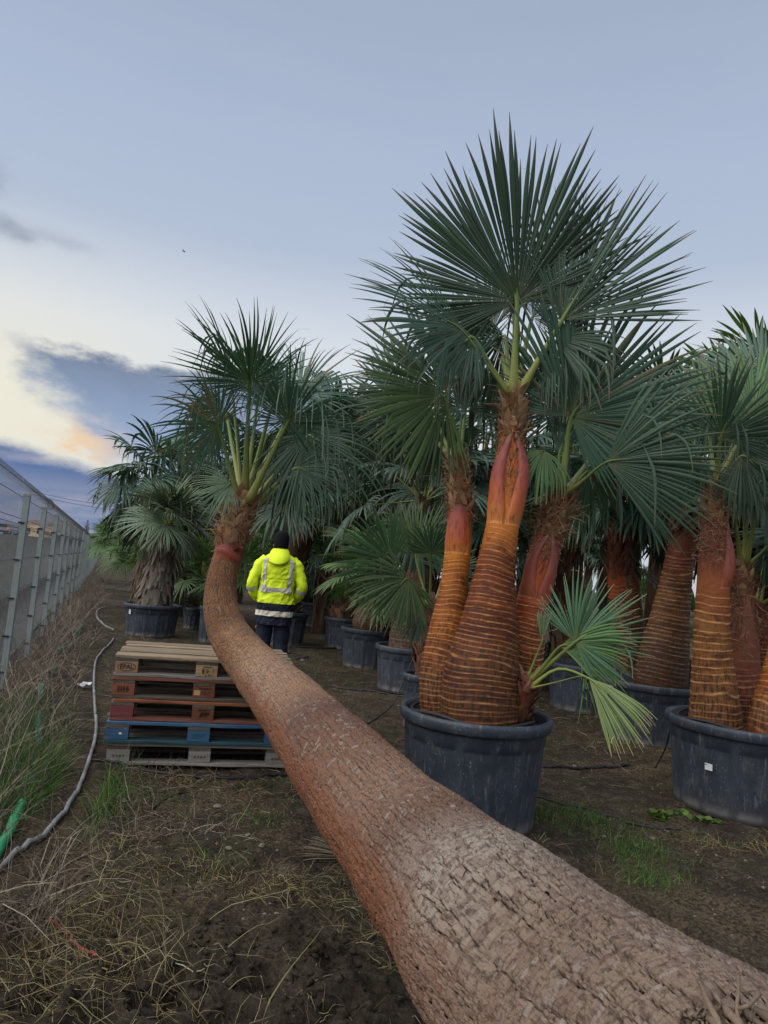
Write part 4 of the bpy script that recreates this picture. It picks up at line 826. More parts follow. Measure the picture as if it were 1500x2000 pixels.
# left trunk
g = np.random.default_rng(32)
p = palm_thing('fan_palm', 'left palm of the middle clump, orange ringed trunk with a pink pointed husk', at(868, 1395, 4.58), GP)
P, Rr = survey([(862, 1412, 4.58, .10), (860, 1380, 4.58, .130), (864, 1310, 4.60, .142), (875, 1230, 4.62, .120), (886, 1150, 4.64, .092), (893, 1090, 4.66, .086), (897, 1040, 4.66, .084), (899, 985, 4.66, .076), (896, 950, 4.66, .070), (893, 915, 4.66, .052), (891, 893, 4.66, .042)])
V, F, A, path = ring_trunk(P, Rr, .031, 72, .0042, .625, 8, wob=.010); part('trunk', V, F, TR_LEFT, p, attrs=A)
add_mb('husk', husk(path, .625, .87, np.pi * .82, 1.3, (1,), 0, .008, .012, .06), HUSK, p, label='single pink pointed husk')
fl = flakes(g, path, .78, .995, 80, .075, .05, .4, rag=.5); fibres(g, path, .75, 1, 500, .07, fl, .0013, .6); add_mb('leaf_bases', fl, BOOT, p)
kw = dict(pr=.015); hf = lambda *a, **k: hero_frond(g, p, *a, **{**kw, **k})
hf((892, 905, 4.64), (866, 775, 4.45), (770, 830, 4.15), .66, span=150, ns=34, hang=.08, droop=.25, bend=.2, blade_mat=LEAF_GREEN, pr=.018)
hf((892, 905, 4.66), (872, 765, 4.60), (775, 655, 4.55), .74, span=165, ns=44, hang=.06, droop=.12, fuse=.55, blade_mat=LEAF)
hf((895, 905, 4.68), (910, 800, 4.8), (950, 680, 5.0), .62, span=200, ns=44, hang=.2, droop=.3, blade_mat=LEAF_DARK)
hf((888, 905, 4.68), (850, 820, 4.85), (780, 890, 5.0), .55, span=200, ns=40, hang=.3, droop=.7, blade_mat=LEAF)
hf((890, 905, 4.70), (800, 800, 5.2), (705, 760, 5.3), .62, span=170, ns=44, hang=.05, droop=.1, fuse=.62, blade_mat=LEAF_BLUE)
hf((892, 903, 4.66), (900, 830, 4.66), (905, 770, 4.66), .35, span=30, ns=8, hang=0, droop=0, fuse=.8)
# right trunk
g = np.random.default_rng(33)
p = palm_thing('fan_palm', 'right palm of the middle clump, leaning rust trunk with a fibrous collar', at(1018, 1405, 4.62), GP)
P, Rr = survey([(1000, 1420, 4.62, .10), (1006, 1370, 4.62, .118), (1020, 1290, 4.62, .128), (1032, 1220, 4.62, .112), (1046, 1150, 4.62, .100), (1058, 1100, 4.62, .100), (1070, 1055, 4.62, .092), (1080, 1025, 4.62, .080), (1088, 1000, 4.62, .082), (1094, 975, 4.62, .066), (1097, 960, 4.62, .04)])
V, F, A, path = ring_trunk(P, Rr, .030, 72, .0042, .53, 12, wob=.012); part('trunk', V, F, TR_RIGHT, p, attrs=A)
add_mb('husk', husk(path, .53, .81, np.pi * .96, 1.3, (1, -1), .30, .008, .012, .12), HUSK_RED, p)
fl = flakes(g, path, .79, .995, 60, .07, .05, .5, rag=.6); fibres(g, path, .80, .99, 900, .11, fl, .0014, 1.1); add_mb('leaf_bases', fl, FIBRE, p)
fl = MB(); fibres(g, path, .70, .84, 420, .06, fl, .0016, .1); add_mb('fibre_mat', fl, FIBRE, p)
kw = dict(pr=.017); hf = lambda *a, **k: hero_frond(g, p, *a, **{**kw, **k})
hf((1094, 970, 4.6), (1116, 815, 4.42), (1215, 700, 4.25), .88, span=245, ns=56, hang=.03, droop=.10, bend=.12, fuse=.52, pr=.020)
hf((1100, 970, 4.58), (1184, 903, 4.2), (1320, 885, 3.95), .70, span=118, ns=32, hang=.10, droop=.30, blade_mat=LEAF_BLUE, pr=.013)
hf((1090, 970, 4.62), (1062, 880, 4.5), (1030, 960, 4.4), .36, span=150, ns=26, hang=.6, droop=1.0, blade_mat=LEAF_GREEN, pr=.013)
hf((1096, 970, 4.64), (1110, 800, 4.95), (1060, 680, 5.2), .70, span=210, ns=46, hang=.1, droop=.3, blade_mat=LEAF_DARK)
hf((1098, 970, 4.66), (1180, 860, 5.0), (1290, 800, 5.2), .72, span=200, ns=46, hang=.2, droop=.4)
hf((1098, 970, 4.66), (1150, 920, 5.0), (1200, 1000, 5.2), .60, span=200, ns=44, hang=.4, droop=.7, blade_mat=LEAF_DARK)
hf((1092, 970, 4.62), (1092, 890, 4.58), (1110, 830, 4.55), .40, span=60, ns=12, hang=.2, droop=.2)
# offshoot at the foot
g = np.random.default_rng(34)
p = palm_thing('palm_sucker', 'small bright green sucker palm leaning out over the rim of the large middle pot', at(1014, 1400, 4.36))
P, Rr = survey([(1010, 1415, 4.36, .05), (1018, 1380, 4.33, .055), (1026, 1345, 4.30, .042), (1032, 1325, 4.29, .025)])
V, F, A, path = ring_trunk(P, Rr, .02, 36, .006, .2, 2); part('stem', V, F, TR_BROWN, p, attrs=A)
add_mb('leaf_bases', flakes(g, path, .2, 1, 24, .09, .05, .35, rag=.5), BOOT_RED, p)
hf = lambda *a, **k: hero_frond(g, p, *a, **k)
hf((1030, 1335, 4.28), (1124, 1254, 3.98), (1205, 1198, 3.88), .42, span=205, ns=46, hang=.04, droop=.15, cup=.35, blade_mat=LEAF_FRESH, pr=.015, fuse=.45)
hf((1028, 1340, 4.28), (1095, 1262, 4.05), (1200, 1268, 3.85), .40, span=80, ns=22, hang=.05, droop=.55, blade_mat=LEAF_GREEN, pr=.012)
hf((1032, 1345, 4.27), (1150, 1325, 3.75), (1225, 1395, 3.55), .40, span=52, ns=20, hang=.04, droop=.5, blade_mat=LEAF_YEL, pr=.009, fuse=.62, sag=.14, cup=.1)
hf((1026, 1335, 4.30), (1058, 1255, 4.25), (1062, 1215, 4.25), .20, span=30, ns=6, hang=0, droop=0, blade_mat=LEAF_GREEN, pr=.008, fuse=.8)
hf((1032, 1345, 4.26), (1140, 1320, 3.78), (1155, 1400, 3.75), .22, span=20, ns=3, hang=0, droop=.4, blade_mat=LEAF_GREEN, pr=.004, fuse=.3)

# --- right front pot
pc = np.array([2.71, 5.24, 0.0])
pot('large black pot with a white sticker at the right edge, holding tan ringed palms', pc, 1.06, .62, rot=.1, sticker=(-2.58, .335, .052, .044, .482), hose=True, hose_label='black drip hose lying inside the pot at the right edge')
g = np.random.default_rng(41)
p = palm_thing('fan_palm', 'tan ringed palm with a magenta bulging husk in the stickered pot', at(1395, 1420, 5.30), GP)
P, Rr = survey([(1395, 1448, 5.30, 0.180), (1397, 1415, 5.30, 0.184), (1394, 1340, 5.30, 0.157), (1390, 1260, 5.30, 0.131), (1392, 1180, 5.30, 0.117), (1393, 1120, 5.30, 0.109), (1393, 1070, 5.30, 0.100), (1394, 1035, 5.30, 0.092), (1395, 1005, 5.30, 0.096), (1397, 985, 5.30, 0.078), (1398, 960, 5.30, 0.071), (1400, 938, 5.30, 0.052)])
V, F, A, path = ring_trunk(P, Rr, .056, 80, .005, .57, 17, wob=.007, ridge=.0055); part('trunk', V, F, TR_TAN, p, attrs=A)
add_mb('husk', husk(path, .58, .83, np.pi * 1.28, 1.0, (1,), 0, .012, .034, .05), HUSK_RED, p, label='bulging magenta husk on the right of the trunk')
fl = flakes(g, path, .84, .995, 56, .085, .06, .5, rag=.4); fibres(g, path, .68, .9, 700, .08, fl, .0015, .3); add_mb('leaf_bases', fl, BOOT, p)
fl = flakes(g, path, .855, .875, 12, .05, .05, 1.3, rag=.4); add_mb('torn_leaf_bases', fl, BOOT, p)
kw = dict(pr=.017); hf = lambda *a, **k: hero_frond(g, p, *a, **{**kw, **k})
hf((1398, 945, 5.28), (1408, 855, 5.10), (1440, 770, 4.95), .55, span=190, ns=42, hang=.12, droop=.3, bend=.3, blade_mat=LEAF, pr=.02)
hf((1402, 945, 5.30), (1470, 815, 5.2), (1475, 680, 5.2), .72, span=220, ns=50, hang=.04, droop=.1, blade_mat=LEAF_GREEN)
hf((1404, 945, 5.32), (1490, 760, 5.5), (1500, 640, 5.6), .72, span=200, ns=46, hang=.03, droop=.06)
hf((1396, 945, 5.32), (1382, 820, 5.4), (1370, 730, 5.5), .60, span=200, ns=44, hang=.05, droop=.12, blade_mat=LEAF_DARK)
hf((1404, 945, 5.28), (1450, 890, 5.1), (1500, 930, 5.0), .52, span=200, ns=40, hang=.35, droop=.7)
hf((1394, 945, 5.32), (1360, 890, 5.3), (1300, 920, 5.4), .55, span=210, ns=42, hang=.2, droop=.4)
hf((1400, 940, 5.32), (1440, 850, 5.6), (1520, 880, 5.8), .7, span=210, ns=42, hang=.3, droop=.5, blade_mat=LEAF_DARK)
g = np.random.default_rng(42)
p = palm_thing('fan_palm', 'pinkish fibrous palm just right of the tan ringed palm in the stickered pot', at(1455, 1430, 5.5), GP)
P, Rr = survey([(1462, 1445, 5.5, .114), (1458, 1390, 5.5, .122), (1455, 1310, 5.5, .11), (1452, 1230, 5.5, .10), (1450, 1170, 5.5, .095), (1450, 1130, 5.5, .08), (1452, 1105, 5.5, .05)])
V, F, A, path = ring_trunk(P, Rr, .042, 60, .006, .42, 19); part('trunk', V, F, TR_PINK, p, attrs=A)
add_mb('husk', husk(path, .45, .85, np.pi * .95, .8, (1,), 0, .006, .008, .04), BOOT_RED, p)
fl = flakes(g, path, .82, .995, 36, .07, .05, .5, rag=.6); fibres(g, path, .5, 1.0, 700, .09, fl, .0014, .4); add_mb('leaf_bases', fl, BOOT, p)
hf = lambda *a, **k: hero_frond(g, p, *a, **{**dict(pr=.017), **k})
hf((1448, 1108, 5.5), (1432, 985, 5.2), (1420, 900, 5.3), .5, span=200, ns=36, hang=.2, droop=.3, blade_mat=LEAF_DARK)
hf((1454, 1108, 5.5), (1458, 975, 5.35), (1480, 900, 5.5), .55, span=200, ns=36, hang=.2, droop=.3, blade_mat=LEAF_DARK)
hf((1456, 1108, 5.5), (1482, 980, 5.2), (1530, 960, 5.2), .5, span=190, ns=36, hang=.3, droop=.4, blade_mat=LEAF)
hf((1456, 1108, 5.5), (1510, 1060, 5.4), (1560, 1090, 5.5), .5, span=190, ns=36, hang=.3, droop=.5, blade_mat=LEAF_DARK)
g = np.random.default_rng(43)
p = palm_thing('fan_palm', 'stout orange palm bulb cut by the right edge in the stickered pot', at(1500, 1450, 5.1), GP)
P, Rr = survey([(1502, 1455, 5.05, .13), (1504, 1420, 5.05, .145), (1512, 1360, 5.08, .125), (1526, 1290, 5.12, .10), (1540, 1220, 5.15, .09), (1550, 1160, 5.2, .06)])
V, F, A, path = ring_trunk(P, Rr, .04, 60, .006, .7, 23); part('trunk', V, F, TR_LEFT, p, attrs=A)
add_mb('leaf_bases', flakes(g, path, .75, 1, 40, .08, .05, .5), BOOT, p)
crown(g, p, P[-1], 7, .5, .55, 75, 20, azr=(-70, 70), ns=34, hang=.2, droop=.3)
g = np.random.default_rng(44)
p = palm_thing('fan_palm', 'slim brown palm leaning left behind the stickered pot at the right edge', at(1490, 1420, 5.6), GP)
P, Rr = survey([(1494, 1420, 5.6, .10), (1490, 1330, 5.6, .10), (1484, 1250, 5.6, .085), (1476, 1180, 5.62, .07)])
V, F, A, path = ring_trunk(P, Rr, .035, 48, .008, .9, 29); part('trunk', V, F, TR_BROWN, p, attrs=A)
crown(g, p, P[-1], 5, .35, .4, 75, 30, azr=(-70, 70), ns=28, hang=.3, droop=.5, blade_mat=LEAF_DARK)

# --- leaning palm behind
pc = np.array([2.86, 7.35, 0.0])
pot('large black pot under the leaning brown palm, half hidden behind the stickered pot', pc, 1.02, .60, rot=.8)
g = np.random.default_rng(51)
p = palm_thing('fan_palm', 'thick brown palm leaning right with a huge dark drooping crown', at(1292, 1335, 7.3), GP)
P, Rr = survey([(1286, 1350, 7.3, .245), (1290, 1325, 7.3, .258), (1298, 1270, 7.3, .235), (1306, 1220, 7.3, .20), (1316, 1160, 7.3, .165), (1326, 1100, 7.3, .142), (1334, 1060, 7.3, .132), (1340, 1020, 7.3, .125), (1345, 975, 7.3, .11), (1350, 935, 7.3, .09)])
V, F, A, path = ring_trunk(P, Rr, .045, 72, .008, .66, 31, wob=.012); part('trunk', V, F, TR_BROWN, p, attrs=A)
fl = flakes(g, path, .78, 1, 90, .16, .07, .35, down=True, off=.01); fibres(g, path, .74, .95, 260, .22, fl, .002, 1.0); add_mb('leaf_bases', fl, BOOT_DARK, p)
crown(g, p, P[-1] + np.array([0, 0, .02]), 20, .62, .76, 82, -12, ns=38, hang=.3, droop=.6, blade_mat=LEAF_DARK)
# --- dark pair to its left
pc = np.array([2.62, 8.85, 0.0])
pot('black pot holding two slim dark palms, behind the sucker palm', pc, .95, .56, rot=.2)
g = np.random.default_rng(52)
p = palm_thing('fan_palm', 'slim palm with reddish peeling trunk behind the bright green sucker', at(1212, 1300, 8.6), GP)
P, Rr = survey([(1214, 1310, 8.6, .14), (1212, 1250, 8.6, .125), (1207, 1170, 8.6, .11), (1203, 1100, 8.6, .10), (1202, 1040, 8.6, .085), (1203, 990, 8.6, .07)])
V, F, A, path = ring_trunk(P, Rr, .05, 48, .01, .55, 37); part('trunk', V, F, TR_RIGHT, p, attrs=A)
add_mb('leaf_bases', flakes(g, path, .55, 1, 90, .13, .06, .25, rag=.5), BOOT_RED, p)
crown(g, p, P[-1], 15, .62, .72, 80, -15, ns=36, hang=.25, droop=.45)
g = np.random.default_rng(53)
p = palm_thing('fan_palm', 'dark shaded slim palm right beside the reddish peeling palm', at(1240, 1295, 9.1), GP)
P, Rr = survey([(1242, 1300, 9.1, .14), (1240, 1230, 9.1, .12), (1234, 1150, 9.1, .105), (1230, 1080, 9.1, .10), (1228, 1010, 9.1, .08)])
V, F, A, path = ring_trunk(P, Rr, .04, 40, .012, .8, 39); part('trunk', V, F, TR_BROWN, p, attrs=A)
add_mb('leaf_bases', flakes(g, path, .6, 1, 60, .15, .07, .3, down=True), BOOT_DARK, p)
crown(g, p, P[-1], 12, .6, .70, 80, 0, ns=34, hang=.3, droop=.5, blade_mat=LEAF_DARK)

# --- row of pots left of the clump
def potted(u_base, d, D, H, plabel, rot=0.0, **k):
    q = at(u_base, 1200, d); c = np.array([q[0], q[1], 0.0]); pot(plabel, c, D, H, rot=rot, **k); return c
c = potted(842, 7.0, .46, .52, 'small black pot half hidden behind the left palm of the middle clump', .1)
g = np.random.default_rng(61)
p = palm_thing('young_fan_palm', 'young palm with reddish fibrous stem and big pale green fans, left of the middle clump', (c[0], c[1], .45), GP)
P = np.array([c + (0, 0, .44), c + (.0, 0, .7), c + (.01, 0, .95), c + (.0, 0, 1.12)]); V, F, A, path = ring_trunk(P, np.array([.10, .105, .085, .05]), .05, 40, .01, .1, 3); part('trunk', V, F, TR_FAR, p, attrs=A)
fl = flakes(g, path, .05, 1, 60, .14, .09, .28, rag=.6); add_mb('leaf_bases', fl, BOOT_RED, p)
hf = lambda *a, **k: hero_frond(g, p, *a, **{**dict(blade_mat=LEAF_FRESH, pr=.014), **k})
hf((836, 1190, 7.0), (764, 1097, 6.7), (700, 1080, 6.45), .64, span=235, ns=44, hang=.02, droop=.12, bend=.15)
hf((834, 1200, 7.0), (798, 1130, 6.6), (735, 1180, 6.35), .60, span=215, ns=42, hang=.12, droop=.45, blade_mat=LEAF_GREEN)
hf((838, 1190, 7.0), (812, 1090, 7.0), (820, 1010, 7.0), .58, span=150, ns=34, hang=0, droop=.08, blade_mat=LEAF_GREEN)
hf((834, 1220, 6.95), (822, 1200, 6.75), (775, 1255, 6.5), .34, span=110, ns=24, hang=.1, droop=.4, blade_mat=LEAF)
hf((840, 1190, 7.0), (842, 1080, 6.8), (850, 1030, 6.6), .38, span=200, ns=32, hang=.1, droop=.3, blade_mat=LEAF)
hf((842, 1200, 7.0), (868, 1120, 7.2), (900, 1090, 7.3), .5, span=210, ns=36, hang=.1, droop=.3)
c = potted(805, 9.15, .86, .56, 'black ribbed pot with a pale chequered trunk, third pot left of the clump', .5)
g = np.random.default_rng(62)
p = palm_thing('fan_palm', 'pale chequered straight trunk behind the big pale green fans', (c[0], c[1], .5), GP)
P = np.array([c + (0, 0, .5), c + (.0, 0, .8), c + (.01, 0, 1.3), c + (.02, 0, 1.8), c + (.03, 0, 2.2), c + (.03, 0, 2.4)]); V, F, A, path = ring_trunk(P, np.array([.27, .25, .18, .14, .13, .08]), .035, 64, .009, .85, 7); part('trunk', V, F, TR_FAR, p, attrs=A)
add_mb('leaf_bases', flakes(g, path, .74, 1, 80, .13, .09, .45), BOOT_DARK, p)
crown(g, p, P[-1], 16, .7, .72, 80, -20, ns=36, hang=.25, droop=.5)
c = potted(728, 10.95, .92, .60, 'wide black pot with a swollen palm bulb, second pot left of the pale chequered trunk', .9)
g = np.random.default_rng(63)
p = palm_thing('young_fan_palm', 'swollen brown palm bulb with arching yellow-green stems', (c[0], c[1], .55), GP)
P = np.array([c + (.02, 0, .52), c + (.02, 0, .66), c + (.03, 0, .9), c + (.05, 0, 1.1), c + (.06, 0, 1.2)]); V, F, A, path = ring_trunk(P, np.array([.27, .32, .26, .15, .08]), .04, 60, .01, .75, 9); part('bulb', V, F, TR_FAR, p, attrs=A)
add_mb('leaf_bases', flakes(g, path, .55, 1, 50, .12, .09, .5), BOOT_DARK, p)
crown(g, p, P[-1], 16, .75, .55, 82, 5, ns=34, hang=.12, droop=.4, blade_mat=LEAF_GREEN, pr=.014)
c = potted(672, 13.2, .72, .58, 'black ribbed pot with a stubby scaly stump and green stems', .3)
g = np.random.default_rng(64)
p = palm_thing('young_fan_palm', 'stubby scaly palm stump sprouting thin yellow-green stems', (c[0], c[1], .5), GP)
P = np.array([c + (0, 0, .5), c + (0, 0, .62), c + (.02, 0, .8), c + (.03, 0, .92)]); V, F, A, path = ring_trunk(P, np.array([.25, .29, .22, .10]), .04, 48, .012, .05, 9); part('stump', V, F, TR_BROWN, p, attrs=A)
add_mb('leaf_bases', flakes(g, path, .0, 1, 110, .12, .11, .55, rag=.2), BOOT_DARK, p)
crown(g, p, P[-1], 14, 1.0, .6, 86, 35, ns=30, hang=.15, droop=.4, pr=.016, blade_mat=LEAF_GREEN)
c = potted(560, 12.9, .80, .62, 'black pot right behind the person in the yellow jacket', .3)
g = np.random.default_rng(65)
p = palm_thing('fan_palm', 'palm with a swollen scaly trunk head rising right behind the person', (c[0], c[1], .5), GP)
q1 = at(578, 1050, 12.9); P = np.array([c + (-.02, 0, .5), c + (.02, 0, .9), (q1[0], q1[1], 1.35), (q1[0], q1[1], 1.75), (q1[0] + .02, q1[1], 2.1), (q1[0] + .03, q1[1], 2.35)]); V, F, A, path = ring_trunk(P, np.array([.21, .20, .20, .27, .22, .12]), .04, 48, .012, .05, 9); part('trunk', V, F, TR_BROWN, p, attrs=A)
add_mb('leaf_bases', flakes(g, path, .0, 1, 190, .16, .14, .45, rag=.25), BOOT_DARK, p)
crown(g, p, P[-1], 20, .95, .85, 84, -5, ns=38, hang=.4, droop=.8, blade_mat=LEAF, pr=.017)
c = potted(618, 17.6, .80, .58, 'dark pot in the shade farther back, right of the person', .3)
# --- left: shaggy palm
c = potted(297, 12.65, .98, .56, 'round dark blue-grey pot with a tiny white tag under the shaggy palm', .3, sticker=(-2.46, .42, .045, .075, .468))
g = np.random.default_rng(66)
p = palm_thing('fan_palm', 'shaggy grey-trunked palm with grey-green spiky fans by the fence', (c[0], c[1], .45), GP)
P = np.array([c + (0, 0, .46), c + (.02, 0, .7), c + (.05, 0, 1.1), c + (.10, 0, 1.5), c + (.12, 0, 1.75), c + (.12, 0, 1.95)]); V, F, A, path = ring_trunk(P, np.array([.27, .27, .24, .20, .17, .08]), .06, 60, .012, .02, 9); part('trunk', V, F, SHAG, p, attrs=A)
fl = flakes(g, path, .02, .95, 190, .24, .10, .16, down=True, off=.012, rag=.6, curl=.1); add_mb('shaggy_bark', fl, SHAG, p)
fl = flakes(g, path, .0, .12, 60, .08, .08, .6, down=True, off=.01); add_mb('leaf_bases', fl, BOOT_DARK, p)
crown(g, p, P[-1], 16, .36, .66, 88, 5, ns=36, hang=.10, droop=.35, lens=.25, fuse=.42, cup=.5, blade_mat=LEAF_GREY, tilt=20)
crown(g, p, P[-1] - UP * .1, 6, .32, .48, 0, -20, ns=30, hang=.3, droop=.6, blade_mat=LEAF_GREY)
crown(g, p, P[-1] - UP * .2, 6, .3, .5, -50, -78, ns=24, hang=.4, droop=.9, blade_mat=LEAF_DEAD)
# ------------------------------------------------------------------ palms farther back: a few kinds, copied
def feather_frond(g, par, P0, el, ph, L, bend, mat):
    h = np.array([math.cos(ph), math.sin(ph), 0]); n = 16; d = h * math.cos(el) + UP * math.sin(el); p = P0.copy(); C_ = [p]
    tang = np.cross(h, UP)
    for k in range(n): d = nrm(d - UP * bend / n * (k / n + .35)); p = p + d * L / n; C_.append(p)
    C_ = np.array(C_); V, F = tube(C_, [.022, .014, .009, .004], 5, 24, flat=.7)
    pet = part('frond', V, F, PET, par, attrs=dict(t=np.repeat(np.linspace(.1, .9, 24), 5), tone=np.zeros(len(V))))
    m = 54; t = np.repeat(np.linspace(.16, .99, m), 2) + g.normal(0, .004, 2 * m); sd_ = np.tile([1, -1], m)
    cp = spline(C_, 200); k = np.clip((t * 199).astype(int), 0, 198); base = cp[k]; T = nrm(cp[k + 1] - cp[k]); no = np.cross(T, tang[None] * np.ones((len(t), 1))); no = np.where((no @ UP)[:, None] < 0, -no, no)
    ll = L * .20 * np.sin(np.pi * np.clip(t * .85 + .12, 0, 1)) ** .7 * (.85 + .3 * g.random(2 * m))
    dr = nrm(T * .75 + tang[None] * sd_[:, None] * .9 + no * (.35 + g.normal(0, .12, (2 * m, 1))) + g.normal(0, .06, (2 * m, 3))); w = nrm(np.cross(dr, no)) * .011
    p1 = base + dr * ll[:, None] * .55; p2 = base + dr * ll[:, None] - UP * (ll * .16)[:, None]
    V = np.stack([base - w * .6, base + w * .6, p1 - w, p1 + w, p2 - w * .1, p2 + w * .1], 1).reshape(-1, 3); b_ = (np.arange(2 * m) * 6)[:, None]
    F = np.concatenate([b_ + np.array([[0, 1, 3, 2]]), b_ + np.array([[2, 3, 5, 4]])])
    part('leaf_blade', V, [F], mat, pet, attrs=dict(t=np.tile([.1, .1, .6, .6, .95, .95], 2 * m), tone=np.repeat(g.random(2 * m), 6)))
def make_kind(fn):
    tmp = thing('prototype', None, None); fn(tmp); out = []
    for o in list(tmp.children):
        ch = [(c.name.split('.')[0], c.data) for c in o.children]; out.append((o.name.split('.')[0], o.data, ch))
        for c in list(o.children): bpy.data.objects.remove(c)
        bpy.data.objects.remove(o)
    bpy.data.objects.remove(tmp); return out
Z0 = np.zeros(3)
KINDS = {}
for i in range(2):
    gk = np.random.default_rng(100 + i)
    KINDS['drape%d' % i] = make_kind(lambda t: crown(gk, t, Z0, 18, .62, .78, 82, -42, ns=32, hang=.35, droop=.75, blade_mat=LEAF if i else LEAF_BLUE, az0=40 * i))
    KINDS['stiff%d' % i] = make_kind(lambda t: crown(gk, t, Z0, 16, .60, .72, 84, -8, ns=32, hang=.12, droop=.25, blade_mat=LEAF_GREEN if i else LEAF, az0=70 * i))
    KINDS['bush%d' % i] = make_kind(lambda t: crown(gk, t, Z0, 22, .50, .48, 88, -5, ns=24, hang=.05, droop=.2, blade_mat=LEAF_GREEN if i else LEAF, az0=20 * i, fuse=.35, pr=.009))
    KINDS['date%d' % i] = make_kind(lambda t: [feather_frond(gk, t, np.array([0, 0, 0.]), R(84 - 78 * (q / 23) ** .8 + gk.normal(0, 5)), R(q * 137.5 + 30 * i), 1.75 * (.85 + .25 * gk.random()), 1.5, LEAF_DARK if i else LEAF) for q in range(24)])
KINDS['bright0'] = make_kind(lambda t: crown(np.random.default_rng(150), t, Z0, 24, .45, .5, 88, 0, ns=24, hang=.05, droop=.25, blade_mat=LEAF_GREEN, fuse=.35, pr=.009))
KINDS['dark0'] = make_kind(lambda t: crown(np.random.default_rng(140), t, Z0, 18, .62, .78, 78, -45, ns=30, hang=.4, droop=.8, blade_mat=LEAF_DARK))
# trunk meshes of unit height
gt = np.random.default_rng(9)
def unit_trunk(kind):
    P = np.array([[0, 0, 0], [0, 0, .25], [0, 0, .6], [0, 0, .9], [0, 0, 1.0]]); rr = np.array([1.15, 1.05, .8, .85, .55]) * .2
    V, F, A, path = ring_trunk(P, rr, .05, 28, .02, .05, 3)
    out = [('trunk', mesh('trunk', V, F, TR_BROWN if kind == 'boot' else TR_FAR, attrs=A))]
    fl = flakes(gt, path, .0 if kind != 'ring' else .7, 1, 130 if kind != 'ring' else 40, .12, .12, .35, down=(kind == 'shag'), rag=.4); V, F = fl.get()
    out.append(('leaf_bases', mesh('leaf_bases', V, F, BOOT_RED if kind == 'red' else BOOT_DARK, attrs=fl.attrs()))); return out
TRK = {k: unit_trunk(k) for k in ('boot', 'shag', 'ring', 'red')}
gb = np.random.default_rng(77); used = {}
def bg_palm(kind, u, v, d, s, label, trunk='boot', r=.17, group='palms in the rows behind', name=None):
    k = used.get(kind, 0); used[kind] = k + 1; K = KINDS.get(kind + str(k % 2)) or KINDS[kind + '0']
    q = at(u, v, d); h = max(q[2], .12); name = name or {'date': 'date_palm', 'bush': 'dwarf_fan_palm', 'bright': 'dwarf_fan_palm'}.get(kind, 'fan_palm')
    root = thing(name, label, 'palm tree', (q[0], q[1], float(gh(q[0], q[1])) * (d > 30)), gb.random() * 6.28, group); root.scale = (s, s, s)
    for nm, me, ch in K:
        p = put(nm, me, root, (0, 0, h / s), (gb.normal(0, .05), gb.normal(0, .05), gb.normal(0, .1)))
        for n2, m2 in ch: put(n2, m2, p)
    if trunk:
        for nm, me in TRK[trunk]: put(nm, me, root, (0, 0, 0), (0, 0, 0), (r / .2 / s, r / .2 / s, h / s))
    return root
